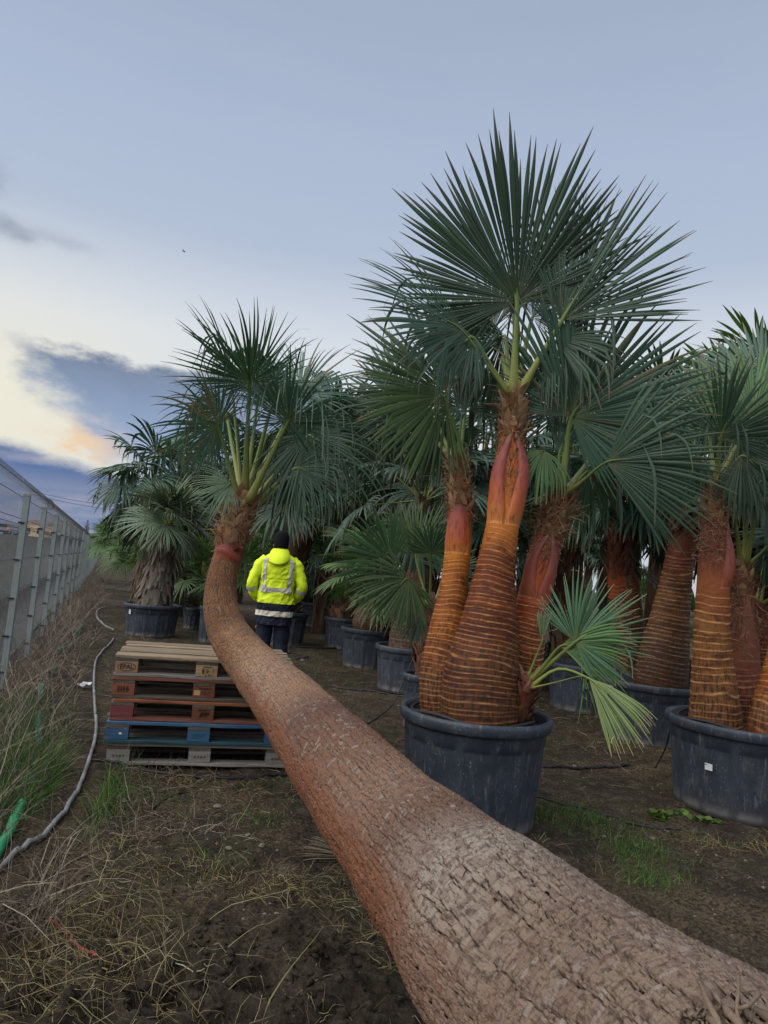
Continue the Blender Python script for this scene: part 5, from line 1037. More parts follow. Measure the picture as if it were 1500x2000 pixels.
BG = [('drape', 300, 945, 15.6, 1.15, 'arching fan palm crown rising directly behind the shaggy grey palm', 'shag'),
      ('stiff', 362, 1000, 17.2, 1.2, 'green fan palm between the shaggy grey palm and the bowed palm neck', 'boot'),
      ('drape', 405, 950, 18.0, 1.2, 'fan palm behind the left edge of the bowed palm crown', 'boot'),
      ('bright', 398, 1130, 14.2, 1.1, 'dense dwarf fan palm left of the neck of the bowed trunk', None),
      ('bush', 348, 1150, 14.6, .8, 'small dwarf fan palm between the shaggy palm and a taller dwarf palm', None),
      ('bright', 262, 1085, 22, 1.3, 'bright bush palm just left of the shaggy grey trunk', None),
      ('bright', 232, 1070, 33, 1.5, 'sunlit green bush palm near the far end of the fence', None),
      ('bright', 206, 1064, 47, 1.7, 'farthest green bush palm touching the end of the fence', None),
      ('bright', 250, 1060, 42, 1.6, 'far green bush palm right of the end of the fence', None),
      ('bright', 216, 1068, 30, 1.5, 'green bush palm at the fence end, just left of the farther sunlit one', None),
      ('bright', 238, 1076, 25, 1.5, 'broad green bush palm between the fence end and the shaggy palm', None),
      ('bright', 262, 1098, 17.5, 1.1, 'low green bush palm touching the left side of the shaggy grey trunk', None),
      ('bright', 345, 1110, 17, 1.3, 'green bush palm right of the shaggy grey trunk', None),
      ('bright', 503, 1085, 15.5, 1.25, "bright green dwarf fan palm left of the person's hat", None),
      ('bright', 545, 1035, 17.5, 1.5, "tall spiky green palm tuft directly above the person's hat", 'boot'),
      ('bush', 472, 1150, 13.8, 1.15, "dark dwarf palm between the bowed trunk and the person's left arm", None),
      ('bush', 628, 1075, 16.0, 1.1, 'green dwarf palm right of the scaly trunk head behind the person', None),
      ('date', 652, 1030, 16.5, 1.0, 'feathery date palm above the stubby scaly stump', 'boot'),
      ('date', 700, 985, 19, 1.25, 'dark feathery date palm deep in the row above the palm bulb', 'boot'),
      ('drape', 660, 870, 16.0, 1.35, 'tall drooping fan palm just right of the bowed palm crown', 'boot'),
      ('drape', 560, 940, 18.5, 1.3, 'fan palm hidden behind the middle of the bowed palm crown', 'boot'),
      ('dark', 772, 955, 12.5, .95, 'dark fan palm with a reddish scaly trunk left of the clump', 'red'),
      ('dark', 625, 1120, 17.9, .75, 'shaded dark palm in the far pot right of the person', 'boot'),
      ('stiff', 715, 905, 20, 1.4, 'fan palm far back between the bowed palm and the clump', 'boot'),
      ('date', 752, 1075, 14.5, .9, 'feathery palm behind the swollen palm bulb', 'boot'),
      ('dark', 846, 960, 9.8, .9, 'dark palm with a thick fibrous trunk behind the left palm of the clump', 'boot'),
      ('drape', 945, 905, 10.2, 1.1, 'fan palm behind the gap between the left and tallest palms of the clump', 'boot'),
      ('date', 935, 1070, 11.5, .95, 'date palm low behind the tallest ringed trunk', None),
      ('date', 1112, 1075, 10.2, .95, 'feathery date palm between the clump and the slim reddish palm', 'boot'),
      ('drape', 1130, 900, 11, 1.1, 'fan palm behind the right palm of the clump', 'boot'),
      ('stiff', 1300, 830, 12, 1.15, 'pale green palm top showing above the dark leaning palm', 'ring'),
      ('stiff', 1478, 800, 9.2, 1.15, 'tall stiff fan palm behind the palms at the right edge', 'ring'),
      ('dark', 1425, 930, 9.0, 1.1, 'dark fan palm behind the tan ringed palm', 'boot'),
      ('bright', 1252, 1195, 17, 1.1, 'bright dwarf palm in the gap left of the leaning palm', None),
      ('bush', 1358, 1240, 12.5, .9, 'bluish dwarf palm between the leaning palm and the tan ringed palm', None),
      ('bush', 1490, 1235, 12, .9, 'bluish dwarf palm at the right edge behind the slim leaning palm', None),
      ('bright', 1262, 1150, 26, 1.1, 'light green bush palm on the skyline gap left of the leaning palm', None),
      ('date', 1500, 1075, 8.6, .8, 'feathery palm at the far right edge of the yard', 'boot'),
      ('bush', 1090, 1200, 13.5, .8, 'dwarf palm in a small pot right of the clump', None),
      ('bush', 770, 1185, 14.5, .9, 'dwarf palm between the palm bulb and the chequered trunk', None),
      ('bush', 690, 1120, 18, 1.1, 'dwarf palm in the shade above the scaly stump', None),
      ('bush', 585, 1130, 19, 1.0, "dwarf palm in the shade behind the person's right shoulder", None),
      ('drape', 1040, 960, 13.5, 1.2, 'fan palm deep in the shade behind the right palm of the clump', 'boot'),
      ('drape', 820, 905, 15.5, 1.2, 'fan palm deep behind the left palm of the clump', 'boot'),
      ('stiff', 1205, 860, 14.0, 1.1, 'fan palm in the second row above the dark pair', 'boot')]
for k, u, v, d, s, lb, tr in BG: bg_palm(k, u, v, d, s, lb, tr)
# fillers far behind that nothing tells apart: one dense backdrop row
for i in range(22):
    u = 330 + 1200 * (i + .5) / 22 + gb.normal(0, 14)
    if 1190 < u < 1420: continue
    d = 24 + gb.random() * 9
    bg_palm(('stiff', 'date', 'drape', 'bush')[i % 4], u, 1065 + (u - 700) * .075 - 55 * gb.random(), d, 1.25 + .3 * gb.random(), 'palm in the dense far row at the back of the nursery', 'boot', .2, 'palms in the far row')
# small pots back on the left and right
for (u, d, D, H, lb) in ((378, 14.4, .42, .44, 'small black pot left of the bowed trunk, behind the pallets'), (412, 12.4, .40, .62, 'dark blue pot standing hard against the left side of the bowed trunk'), (1076, 13.2, .46, .42, 'small black pot far back right of the clump'), (1102, 11.6, .44, .40, 'second small black pot right of the clump, nearer the sucker palm'),
                         (640, 17.0, .50, .50, 'small dark pot beside the shaded far pot'), (1345, 12.4, .44, .42, 'small black pot seen between the leaning palm and the tan palm'), (1452, 5.9, .01, .01, None)):
    if lb: potted(u, d, D, H, lb, .2)
# ------------------------------------------------------------------ far beyond the fence
def cypress(u, v, d, h, r, label):
    g = np.random.default_rng(int(u)); q = gz(at(u, v, d)); root = thing('cypress', label, 'tree', q)
    V, F = tube(q + np.array([[0, 0, 0], [0, 0, h * .5]]), [r * .15, r * .08], 6); part('trunk', V, F, BOOT_DARK, root, attrs=dict(tone=np.full(len(V), .3)))
    mb = MB(); n = 900; t = g.random(n) ** .8; rr = r * np.sin(np.pi * np.clip(t * .92 + .06, 0, 1)) ** .7 * (1 - .45 * t) * g.random(n) ** .4; a = g.random(n) * 6.28
    p = q + np.stack([rr * np.cos(a), rr * np.sin(a), h * (.04 + .96 * t)], -1); w = r * .22
    for i in range(n):
        e = g.normal(0, w, (3, 3)); e[2] += (0, 0, w * 2); mb.add(p[i] + e, [np.array([[0, 1, 2]])], t=.5, tone=g.random())
    V, F = mb.get(); part('crown', V, F, LEAF_DARK, root, attrs=mb.attrs())
cypress(1276, 1170, 120, 6.3, .9, 'dark pointed cypress on the skyline in the gap left of the leaning palm')
cypress(1262, 1172, 125, 5.0, .8, 'shorter cypress beside the pointed one on the skyline')
g = np.random.default_rng(8); q = gz(at(165, 1070, 110)); bt = thing('bare_tree', 'bare leafless tree on the horizon beyond the fence', 'tree', q); hb = 3.4
V, F = tube(q + np.array([[0, 0, 0], [.05, 0, hb * .5], [0, 0, hb]]), [.12, .05, .02], 5); part('trunk', V, F, BOOT_DARK, bt, attrs=dict(tone=np.full(len(V), .5)))
mb = MB()
for i in range(60):
    z = hb * (.3 + .68 * g.random()); a = g.random() * 6.28; L = .9 * (1.15 - z / hb); V, F = tube(q + np.array([[0, 0, z], [math.cos(a) * L * .5, math.sin(a) * L * .5, z + L * .5], [math.cos(a) * L * .7, math.sin(a) * L * .7, z + L * 1.2]]), [.025, .015], 3); mb.add(V, F, tone=.5)
V, F = mb.get(); part('branches', V, F, BOOT_DARK, bt, attrs=mb.attrs())
# parked car with lit tail lamps
m, nt, b = newmat('tail_lamp', .3); b.inputs['Base Color'].default_value = (.5, .02, .02, 1); b.inputs['Emission Color'].default_value = (1, .05, .04, 1); b.inputs['Emission Strength'].default_value = 1.5; TAIL = m
CARP = simple('car_paint', (.30, .36, .40), .35, .5, .1); CARG = simple('car_glass', (.03, .035, .04), .15, .5); PLAS = simple('car_tyre', (.02, .02, .02), .8)
def car(u, v, d, rz, label, lit=True):
    q = gz(at(u, v, d)); root = thing('parked_car', label, 'car', q, rz)
    pr = [(-.9, .30), (-.9, .75), (-.82, .95), (-.70, 1.45), (.70, 1.45), (.82, .95), (.9, .75), (.9, .30)]
    V = np.array([(x, y, z) for y in (-2.0, -1.9, .9, 1.15, 2.1) for x, z in [(px_ * (1 if y > -2 else .96), pz_ if not (y > 1 and pz_ > .9) else .85) for px_, pz_ in pr]], float); F = [grid_faces(5, 8), np.array([list(range(8))[::-1], list(range(32, 40))])]
    put('body', mesh('body', V, F, CARP, smooth=False), root)
    mb = MB(); mb.box((0, -2.0, 1.18), (1.25, .06, .40)); V, F = mb.get(); put('rear_window', mesh('rear_window', V, F, CARG, smooth=False), root)
    mb = MB(); mb.box((0, -2.02, .45), (1.75, .12, .2)); V, F = mb.get(); put('bumper', mesh('bumper', V, F, PLAS, smooth=False), root)
    for sx in (-1, 1):
        mb = MB(); mb.box((sx * .74, -2.02, .85), (.26, .06, .22)); V, F = mb.get(); put('tail_light', mesh('tail_light', V, F, TAIL if lit else CARG, smooth=False), root)
        for sy in (-1.25, 1.35):
            V, F = lathe([(.01, -.1), (.30, -.1), (.32, 0), (.30, .1), (.01, .1)], 16); put('wheel', mesh('wheel', V[:, [2, 0, 1]], F, PLAS), root, (sx * .8, sy, .31))
car(13, 1046, 95, R(8), 'car seen from behind with red tail lamps lit, beyond the left end of the fence')
car(31, 1048, 101, R(4), 'second, darker car right of the one with lit tail lamps, beyond the fence', False)
# low buildings; orange light on them is put into the walls as emission
m, nt, b = newmat('glowing_wall', .8); c = ramp(nt, noi(nt, objc(nt), 1.2, 4), [(.3, (.55, .36, .18)), (.7, (.75, .55, .32))]); setc(nt, b, c); nt.links.new(c, b.inputs['Emission Color']); b.inputs['Emission Strength'].default_value = .55; WALL_GLOW = m
ROOF = simple('roof_tile', (.20, .12, .09), .8); DKWIN = simple('dark_window', (.03, .03, .035), .3)
def house(u, v, d, w, h, label):
    q = gz(at(u, v, d)); root = thing('house', label, 'house', q, R(-10))
    mb = MB(); mb.box((0, 2, h / 2), (w, 4, h)); V, F = mb.get(); put('wall', mesh('wall', V, F, WALL_GLOW, smooth=False), root)
    V = np.array([(-w / 2 - .3, -.3, h), (w / 2 + .3, -.3, h), (w / 2 + .3, 4.3, h), (-w / 2 - .3, 4.3, h), (-w / 2 - .3, 2, h + .9), (w / 2 + .3, 2, h + .9)]); F = [np.array([[0, 1, 5, 4], [2, 3, 4, 5]]), np.array([[1, 2, 5], [3, 0, 4]])]
    put('roof', mesh('roof', V, F, ROOF, smooth=False), root)
    for k in range(int(w // 2)):
        mb = MB(); mb.box((-w / 2 + 1 + k * 2, -.02, h * .55), (.8, .06, h * .4)); V, F = mb.get(); put('window', mesh('window', V, F, DKWIN, smooth=False), root)
house(64, 1050, 118, 4.0, 2.2, 'low house with glowing orange walls on the horizon between the first and second fence posts')
house(81, 1052, 121, 5.0, 1.5, 'long low shed with glowing orange walls beside the first house beyond the fence')
house(115, 1058, 124, 3.4, 2.2, 'house with glowing orange walls on the horizon just left of the third fence post')
house(258, 1062, 130, 5, 2.2, 'pale far house peeping above the bushes by the end of the fence')
# overhead line far away
for dz in (0, 1.0):
    P = np.array([at(60, 965 - dz * 6, 90), at(150, 985 - dz * 7, 90), at(260, 1000 - dz * 9, 90), at(420, 1010 - dz * 10, 90)]); V, F = tube(P, .022, 4, 30)
    solo('power_line', V, F, DARKM, ('lower' if dz == 0 else 'upper') + ' of two thin overhead wires against the dark cloud', 'power line', 'overhead wires')
P = at(359, 491, 160); V, F = tube(P + np.array([[-.42, 0, .02], [-.2, 0, .06], [.1, 0, .05], [.40, 0, -.03]]), [.02, .10, .11, .03], 6, 12); mb = MB(); mb.add(V, F)
mb.add(P + np.array([[-.1, 0, .08], [.12, 0, .06], [.0, -.9, .16], [-.1, -.9, .14]]), [np.array([[0, 1, 2, 3]])]); mb.add(P + np.array([[-.1, 0, .08], [.12, 0, .06], [.0, .9, .16], [-.1, .9, .14]]), [np.array([[0, 1, 2, 3]])])
V, F = mb.get(); solo('bird', V, F, DARKM, 'tiny dark bird gliding in the open sky above the bowed palm', 'bird')
# ------------------------------------------------------------------ pallets
def bevel_box(sx, sy, sz, bv=.003, seed=0, jit=.0015):
    g = np.random.default_rng(seed); x, y, z = sx / 2, sy / 2, sz / 2; V = []; nx = 9 if sx > .5 else 2
    xs = np.linspace(-x, x, nx); prof = [(-y + bv, -z), (y - bv, -z), (y, -z + bv), (y, z - bv), (y - bv, z), (-y + bv, z), (-y, z - bv), (-y, -z + bv)]
    V = np.array([(px_, py_, pz_) for px_ in xs for py_, pz_ in prof]); V = V + g.normal(0, jit, V.shape) * np.array([.3, 1, .7])
    return V, [grid_faces(nx, 8), np.array([list(range(8)), list(range((nx - 1) * 8, nx * 8))[::-1]])]
_wb = {}
def wood(par, name, size, loc, mat, rot=0.0, seed=0, label=None):
    key = (size, seed % 3, mat.name)
    if key not in _wb: V, F = bevel_box(*size, seed=seed % 3); _wb[key] = mesh(name, V, F, mat, smooth=False)
    return put(name, _wb[key], par, loc, (0, 0, rot), label=label)
def text_mesh(txt, size, mat, shear=0.0, bold=.0):
    cu = bpy.data.curves.new('lettering', 'FONT'); cu.body = txt; cu.size = size; cu.align_x = 'CENTER'; cu.align_y = 'CENTER'; cu.extrude = .0003; cu.shear = shear; cu.offset = bold
    o = bpy.data.objects.new('lettering', cu); COL.objects.link(o); me = bpy.data.meshes.new_from_object(o.evaluated_get(bpy.context.evaluated_depsgraph_get())); bpy.data.objects.remove(o); bpy.data.curves.remove(cu)
    me.materials.clear(); me.materials.append(mat); return me
def stamp(block, me, depth, x=0, z=0, name='lettering'): put(name, me, block, (x, -depth / 2 - .0022, z), (math.pi / 2, 0, 0))
def bars(rows, mat):
    mb = MB()
    for (x, z, w, h) in rows: mb.box((x, z, 0), (w, h, .0006))
    V, F = mb.get(); return mesh('stamp_mark', V, F, mat, smooth=False)
def make_pallet(label, loc, yaw, top, side, blocks, bottom, front_top=None, seed=0):
    root = thing('wooden_pallet', label, 'pallet', loc, yaw, 'pallets in the stack'); g = np.random.default_rng(seed)
    for y, w in ((-.3275, .145), (-.164, .10), (0, .145), (.164, .10), (.3275, .145)):
        wood(root, 'top_board', (1.2, w, .021), (g.normal(0, .007), y, .133 + g.normal(0, .0008)), front_top if (front_top and y < -.3) else top, g.normal(0, .006), int(abs(y) * 100) + seed)
    for x in (-.5275, 0, .5275): wood(root, 'stringer_board', (.8, .145, .021), (x, 0, .111), side, math.pi / 2, seed)
    bl = {}
    for ix, x in enumerate((-.5275, 0, .5275)):
        for iy, y in enumerate((-.35, 0, .35)):
            bl[ix, iy] = wood(root, 'block', (.145, .10 if iy != 1 else .145, .077), (x, y, .061), blocks[ix] if iy == 0 else side, 0, seed + ix)
    for y, w in ((-.35, .10), (0, .145), (.35, .10)): wood(root, 'bottom_board', (1.2, w, .021), (g.normal(0, .003), y, .0115), bottom if y < 0 else side, g.normal(0, .002), seed + 3)
    return root, bl
A = gnd(205, 1497); yaw = R(14.2); ex = np.array([math.cos(yaw), math.sin(yaw), 0]); ey = np.array([-math.sin(yaw), math.cos(yaw), 0])
ctr = A + ex * .60 + ey * .40
def ploc(i, dx, dy): return tuple(ctr + ex * dx + ey * dy + np.array([0, 0, .012 + .1445 * i]))
p5, b5 = make_pallet('bottom grey weathered pallet of the stack, standing on the soil', ploc(0, .0, 0), yaw, WOOD_GREY, WOOD_DK, [WOOD_GREY] * 3, WOOD_GREY, seed=1)
p4, b4 = make_pallet('blue painted pallet, second from the bottom of the stack', ploc(1, -.025, -.02), yaw + R(.5), WOOD_DK, WOOD_DK, [WOOD_BLUE] * 3, WOOD_TEAL, WOOD_BLUE, seed=2)
p3, b3 = make_pallet('red pallet with one maroon corner block, middle of the stack', ploc(2, -.005, -.005), yaw + R(-.4), WOOD_DK, WOOD_DK, [WOOD_MAR, WOOD_REDB, WOOD_REDB], WOOD_RED, WOOD_ORG, seed=3)
p2, b2 = make_pallet('dull red pallet with a yellow tag, directly under the top pallet', ploc(3, -.02, .01), yaw + R(.6), WOOD_DK, WOOD_DK, [WOOD_REDB, WOOD_REDB, WOOD_REDB], WOOD_DK, WOOD_RED, seed=4)
p1, b1 = make_pallet('top pallet of bare weathered boards with an oval stamp on its corner block', ploc(4, -.01, .015), yaw + R(-.3), WOOD, WOOD_DK, [WOOD_B, WOOD_BY, WOOD_B], WOOD_GREY, seed=5)
stamp(b1[0, 0], text_mesh('EPAL', .040, INK, 0, .0006), .10, .002, .002)
th = np.linspace(0, 2 * np.pi, 49); V, F = tube(np.stack([.058 * np.cos(th), .026 * np.sin(th), 0 * th], -1), .0016, 4, cap=False, ref=[0, 0, 1.]); stamp(b1[0, 0], mesh('oval_mark', V, F, INK), .10, .002, .002, 'oval_mark')
stamp(b1[1, 0], bars([(-.028, -.002, .003, .036), (-.018, -.002, .003, .036), (-.023, .016, .013, .003), (-.023, -.019, .013, .003), (-.023, 0, .004, .016), (.004, .010, .018, .004), (.006, 0, .022, .004), (.004, -.010, .018, .004), (.045, -.002, .002, .05), (.0, .027, .05, .004), (.028, .026, .012, .005), (-.004, -.028, .01, .006), (.016, -.028, .012, .006), (.032, -.028, .008, .006)], INK), .10, 0, 0, 'stamp_mark')
stamp(b2[1, 0], text_mesh('PROPERTY', .0175, INK, .15, .0003), .10, .008, .022)
stamp(b2[1, 0], bars([(.01, .002, .07, .003), (.016, -.008, .05, .003), (.02, -.016, .04, .003)], INK2), .10, 0, 0, 'stamp_mark')
mb = MB(); mb.box((0, 0, 0), (.042, .034, .0008)); V, F = mb.get(); stamp(b2[1, 0], mesh('yellow_tag', V, F, PAPERT, smooth=False), .10, -.045, -.004, 'yellow_tag')
stamp(b2[0, 0], bars([(-.03, 0, .012, .04), (-.012, .002, .010, .036), (.006, 0, .012, .04), (.026, .002, .012, .038), (.0, .0, .08, .006)], INK2), .10, 0, 0, 'stamp_mark')
stamp(b3[1, 0], text_mesh('PROPERTY', .015, INK, .15, .0003), .10, .004, .024)
stamp(b3[1, 0], text_mesh('IPP', .047, INK, .35, .0012), .10, .004, -.006)
stamp(b4[1, 0], bars([(-.02, .012, .06, .004), (-.01, .0, .07, .003), (-.02, -.012, .05, .003), (.03, .012, .02, .006)], WOOD_TEAL), .10, 0, 0, 'stamp_mark')
mb = MB(); mb.box((0, 0, 0), (.016, .012, .0008)); V, F = mb.get(); stamp(b4[0, 0], mesh('paper_scrap', V, F, WHITE, smooth=False), .10, .022, .006, 'paper_scrap')
for k in (0, 1, 2): stamp(b5[k, 0], bars([(-.03, 0, .014, .014), (-.008, .001, .012, .012), (.012, 0, .014, .014), (.034, .001, .012, .013)], WOOD_DK), .10, 0, 0, 'stamp_mark')
mb = MB(); mb.box((0, 0, 0), (.11, .004, .012)); V, F = mb.get(); put('broken_edge', mesh('broken_edge', V, F, WOOD_BY, smooth=False), p1, (.02 - .14, -.4015, .134), (0, 0, .02), label='fresh yellow splintered edge of the front board')

# ------------------------------------------------------------------ the person
HV = simple('hi_vis_yellow', (.74, .95, .03), .62, .25, .10, 7, .1); b = HV.node_tree.nodes['Principled BSDF']; b.inputs['Emission Strength'].default_value = 0
NAVY = simple('navy_cloth', (.016, .020, .036), .8, .2, .25, 9, .2); REFL = simple('reflective_band', (.52, .49, .44), .5, .4, .1, 12); CREAM = simple('cream_band', (.66, .63, .50), .5, .4, .1, 12)
SKIN = simple('skin', (.33, .19, .13), .55, .4, .08); KNIT = simple('black_knit', (.012, .012, .015), .95, .1, .3, 40, .5); BOOTM = simple('work_boot', (.035, .028, .022), .7, .3)
base = gz(gnd(525, 1309)); PY = math.atan2(base[0], base[1])
man = thing('person', 'person seen from behind in a yellow hi-vis jacket and black hat, hands in pockets', 'person', base, -PY * .3 + .05)
def mput(name, V, F, mat, **k): return put(name, mesh(name, V, F, mat, **k), man)
# body: one continuous skin surface under the clothes
me = bpy.data.meshes.new('body')
J = [(0, 0, .95), (0, 0, 1.15), (0, 0, 1.36), (0, -.01, 1.52), (0, .0, 1.60), (0, .015, 1.70), (0, .015, 1.80), (.10, 0, .90), (.105, .01, .50), (.11, -.02, .09), (.115, .12, .04), (-.10, 0, .90), (-.105, .0, .50), (-.11, -.03, .09), (-.115, .11, .04),
     (.17, -.01, 1.47), (.29, -.05, 1.16), (.20, .15, .98), (.15, .20, .93), (-.17, -.01, 1.47), (-.29, -.05, 1.16), (-.20, .15, .98), (-.15, .20, .93), (0, .115, 1.69)]
E = [(0, 1), (1, 2), (2, 3), (3, 4), (4, 5), (5, 6), (0, 7), (7, 8), (8, 9), (9, 10), (0, 11), (11, 12), (12, 13), (13, 14), (2, 15), (15, 16), (16, 17), (17, 18), (2, 19), (19, 20), (20, 21), (21, 22), (5, 23)]
RD = [.13, .12, .13, .06, .055, .085, .075, .085, .06, .042, .035, .085, .06, .042, .035, .06, .042, .032, .028, .06, .042, .032, .028, .014]
me.from_pydata(J, E, []); me.update(); me.materials.append(SKIN); body = put('body', me, man)
bm_sk = body.modifiers.new('skin', 'SKIN'); sv = me.skin_vertices[0].data if me.skin_vertices else None
if sv is None:
    import bmesh
    bm = bmesh.new(); bm.from_mesh(me); lay = bm.verts.layers.skin.verify(); bm.verts.ensure_lookup_table()
    for v, r_ in zip(bm.verts, RD): v[lay].radius = (r_, r_)
    bm.verts[0][lay].use_root = True; bm.to_mesh(me); bm.free()
else:
    for v, r_ in zip(sv, RD): v.radius = (r_, r_)
    sv[0].use_root = True
body.modifiers.new('smooth', 'SUBSURF').render_levels = 2
fold = lambda a, z, s, amp: amp * ((1 - np.abs(2 * fbm(a * 2.0 + s + z * 2.5, z * 8 - a * 1.2, 3, 5) - 1) * 2.2 - .3) + .25 * np.sin(a * 3 + z * 22 + s))
# torso shell radius as a function of height and angle (angle 0 = +x, -90 deg = the back, towards the camera)
HZ = np.array([.60, .70, .80, .90, 1.0, 1.10, 1.20, 1.30, 1.38, 1.45, 1.50, 1.545, 1.58]); HX = np.array([.245, .245, .25, .255, .245, .238, .243, .255, .262, .255, .215, .15, .09]); HYD = np.array([.165, .165, .165, .17, .165, .16, .16, .165, .165, .155, .13, .105, .085])
def tor(z, a, off=0.0, fa_=.020):
    rx = np.interp(z, HZ, HX) * .93; ry = np.interp(z, HZ, HYD) * .95; c, s = np.cos(a), np.sin(a); e = .80
    k = fold(a, z, 1.0, fa_) * np.clip((1.56 - z) / .2, 0, 1) + off
    return np.stack([(rx + k) * np.sign(c) * np.abs(c) ** e, (ry + k) * np.sign(s) * np.abs(s) ** e + .01 * (z - 1.1), z], -1)
def shell(z0, z1, a0, a1, nz, na, off, wrap, thick=0.0):
    Z, A_ = np.meshgrid(np.linspace(z0, z1, nz), np.linspace(a0, a1, na, endpoint=not wrap), indexing='ij'); return tor(Z, A_, off).reshape(-1, 3), [grid_faces(nz, na, wrap)]
V, F = shell(.885, 1.58, 0, 2 * np.pi, 90, 160, .006, True); jk = mput('jacket', V, F, HV)
V, F = shell(.60, .90, 0, 2 * np.pi, 44, 160, .000, True); mput('jacket_hem', V, F, NAVY)
V, F = shell(.715, .785, 0, 2 * np.pi, 14, 160, .009, True); mput('hem_band', V, F, CREAM)
V, F = shell(1.03, 1.095, -np.pi / 2 - .93, -np.pi / 2 + .93, 12, 60, .024, False); mput('back_band', V, F, REFL)
for sx in (-1, 1):
    V, F = shell(1.05, 1.49, -np.pi / 2 + sx * (.66 - .13), -np.pi / 2 + sx * (.66 + .13), 60, 10, .023, False); mput('brace_band', V, F, REFL)
V, F = shell(1.215, 1.23, -np.pi / 2 - .95, -np.pi / 2 + .95, 4, 40, .013, False); V2, F2 = shell(1.225, 1.40, -np.pi / 2 - .98, -np.pi / 2 + .98, 14, 40, .010, False)
mput('yoke_flap', np.concatenate([V, V2]), [F[0], F2[0] + len(V)], HV)
# sleeves
for sx in (-1, 1):
    P = np.array([(sx * .17, .0, 1.475), (sx * .24, -.01, 1.40), (sx * .295, -.03, 1.27), (sx * .335, -.045, 1.13), (sx * .315, .02, 1.03), (sx * .27, .10, .96), (sx * .22, .165, .91)])
    V, F = tube(P, [.066, .080, .074, .070, .066, .060, .052], 20, 44); n_ = np.repeat(np.arange(44), 20); an = np.tile(np.linspace(0, 6.28, 20), 44)
    c_ = np.repeat(spline(P, 44), 20, 0); V = V + nrm(V - c_) * (.013 * (np.sin(n_ * .9 + an * 2) * .35 + (.6 - np.abs(2 * fbm(n_ * .30 + an * .5, an * 1.2, 3, 3 + sx) - 1) * 2.4)))[:, None]; mput('sleeve', V, F, HV)
    Ps = spline(P, 44)[23:27]; V, F = tube(Ps, [.080, .079, .077], 20, 6, cap=False); mput('sleeve_band', V, F, REFL)
    for k in range(5):   # fingers tucked in the pocket mouth
        bx = sx * (.185 - .018 * k); V, F = tube(np.array([(bx + sx * .02, .175, .925), (bx, .195, .90), (bx - sx * .005, .19, .865), (bx, .18, .84)]), [.010, .009, .007], 6, 10); mput('finger', V, F, SKIN)
# hood folded on the back, collar
a = np.linspace(0, 2 * np.pi, 48, endpoint=False); rows = []
for k, (z, rx, ry, cy) in enumerate([(1.50, .17, .13, -.02), (1.455, .178, .150, -.075), (1.44, .165, .15, -.105), (1.475, .175, .155, -.10), (1.54, .165, .145, -.07), (1.60, .145, .125, -.035), (1.645, .122, .110, -.01), (1.655, .105, .098, .0), (1.63, .095, .09, .005), (1.58, .09, .085, .0)]):
    dip = np.where(np.sin(a) < 0, -np.sin(a), 0) ** 1.5
    zz = z - (.06 * dip if 0 < k < 4 else .02 * dip if k < 6 else 0) + .008 * np.sin(a * 3 + k) * (k < 6) + .02 * np.cos(a) * (k in (1, 2, 3))
    f_ = 1 + .04 * (fbm(a * 1.5 + 4, a * 0 + k * .8, 3, 2) - .5) * 2
    rows.append(np.stack([rx * .88 * np.cos(a) * f_, ry * .86 * np.sin(a) * f_ + cy * .9, 1.48 + (zz - 1.48) * .80], -1))
mput('hood', np.concatenate(rows), [grid_faces(len(rows), 48)], HV)
# beanie
V, F = lathe([(.088, 1.635), (.098, 1.645), (.102, 1.69), (.104, 1.74), (.100, 1.79), (.085, 1.835), (.055, 1.862), (.02, 1.872), (.001, 1.873)], 40); V[:, 1] = V[:, 1] * 1.12 + .015; V = V * (1 + .006 * np.sin(np.arctan2(V[:, 1], V[:, 0]) * 20))[:, None] ** np.array([[1, 1, 0]]); mput('beanie', V, F, KNIT)
for sx in (-1, 1): V, F = lathe([(.001, 0), (.018, .004), (.022, .012), (.012, .018), (.001, .016)], 12); V = V[:, [2, 0, 1]] * np.array([sx, .8, 1.5]) + np.array([sx * .086, .02, 1.66]); mput('ear', V, F, SKIN)
for sx in (-1, 1):   # eyes, brow side faces away
    V, F = lathe([(.001, -.012), (.010, -.006), (.012, 0), (.010, .006), (.001, .012)], 10); mput('eye', V + np.array([sx * .032, .098, 1.715]), F, WHITE)
# trousers
for sx in (-1, 1):
    P = np.array([(sx * .10, .0, .93), (sx * .112, .0, .75), (sx * .115, .012, .52), (sx * .12, -.005, .30), (sx * .122, -.02, .12), (sx * .122, -.02, .055)]); V, F = tube(P, [.125, .125, .108, .098, .098, .10], 28, 50); n_ = np.repeat(np.arange(50), 28); an = np.tile(np.linspace(0, 6.28, 28), 50); c_ = np.repeat(spline(P, 50), 28, 0)
    V = V + nrm(V - c_) * (.018 * ((fbm(n_ * .22, an * 1.1 + sx, 3, 9) - .5) * 2 + .4 * np.sin(n_ * .9 + an) * (n_ > 36)))[:, None]; mput('trouser_leg', V, F, NAVY)
    P = np.array([(sx * .12, -.08, .05), (sx * .12, .0, .065), (sx * .122, .10, .05), (sx * .125, .19, .035)]); V, F = tube(P, [.045, .052, .05, .03], 14, 20); V[:, 2] = np.maximum(V[:, 2], .002); mput('boot', V, F, BOOTM)
mb = MB(); mb.box((-.222, -.085, .55), (.02, .012, .05)); V, F = mb.get(); mput('pocket_label', V, F, RED_C)

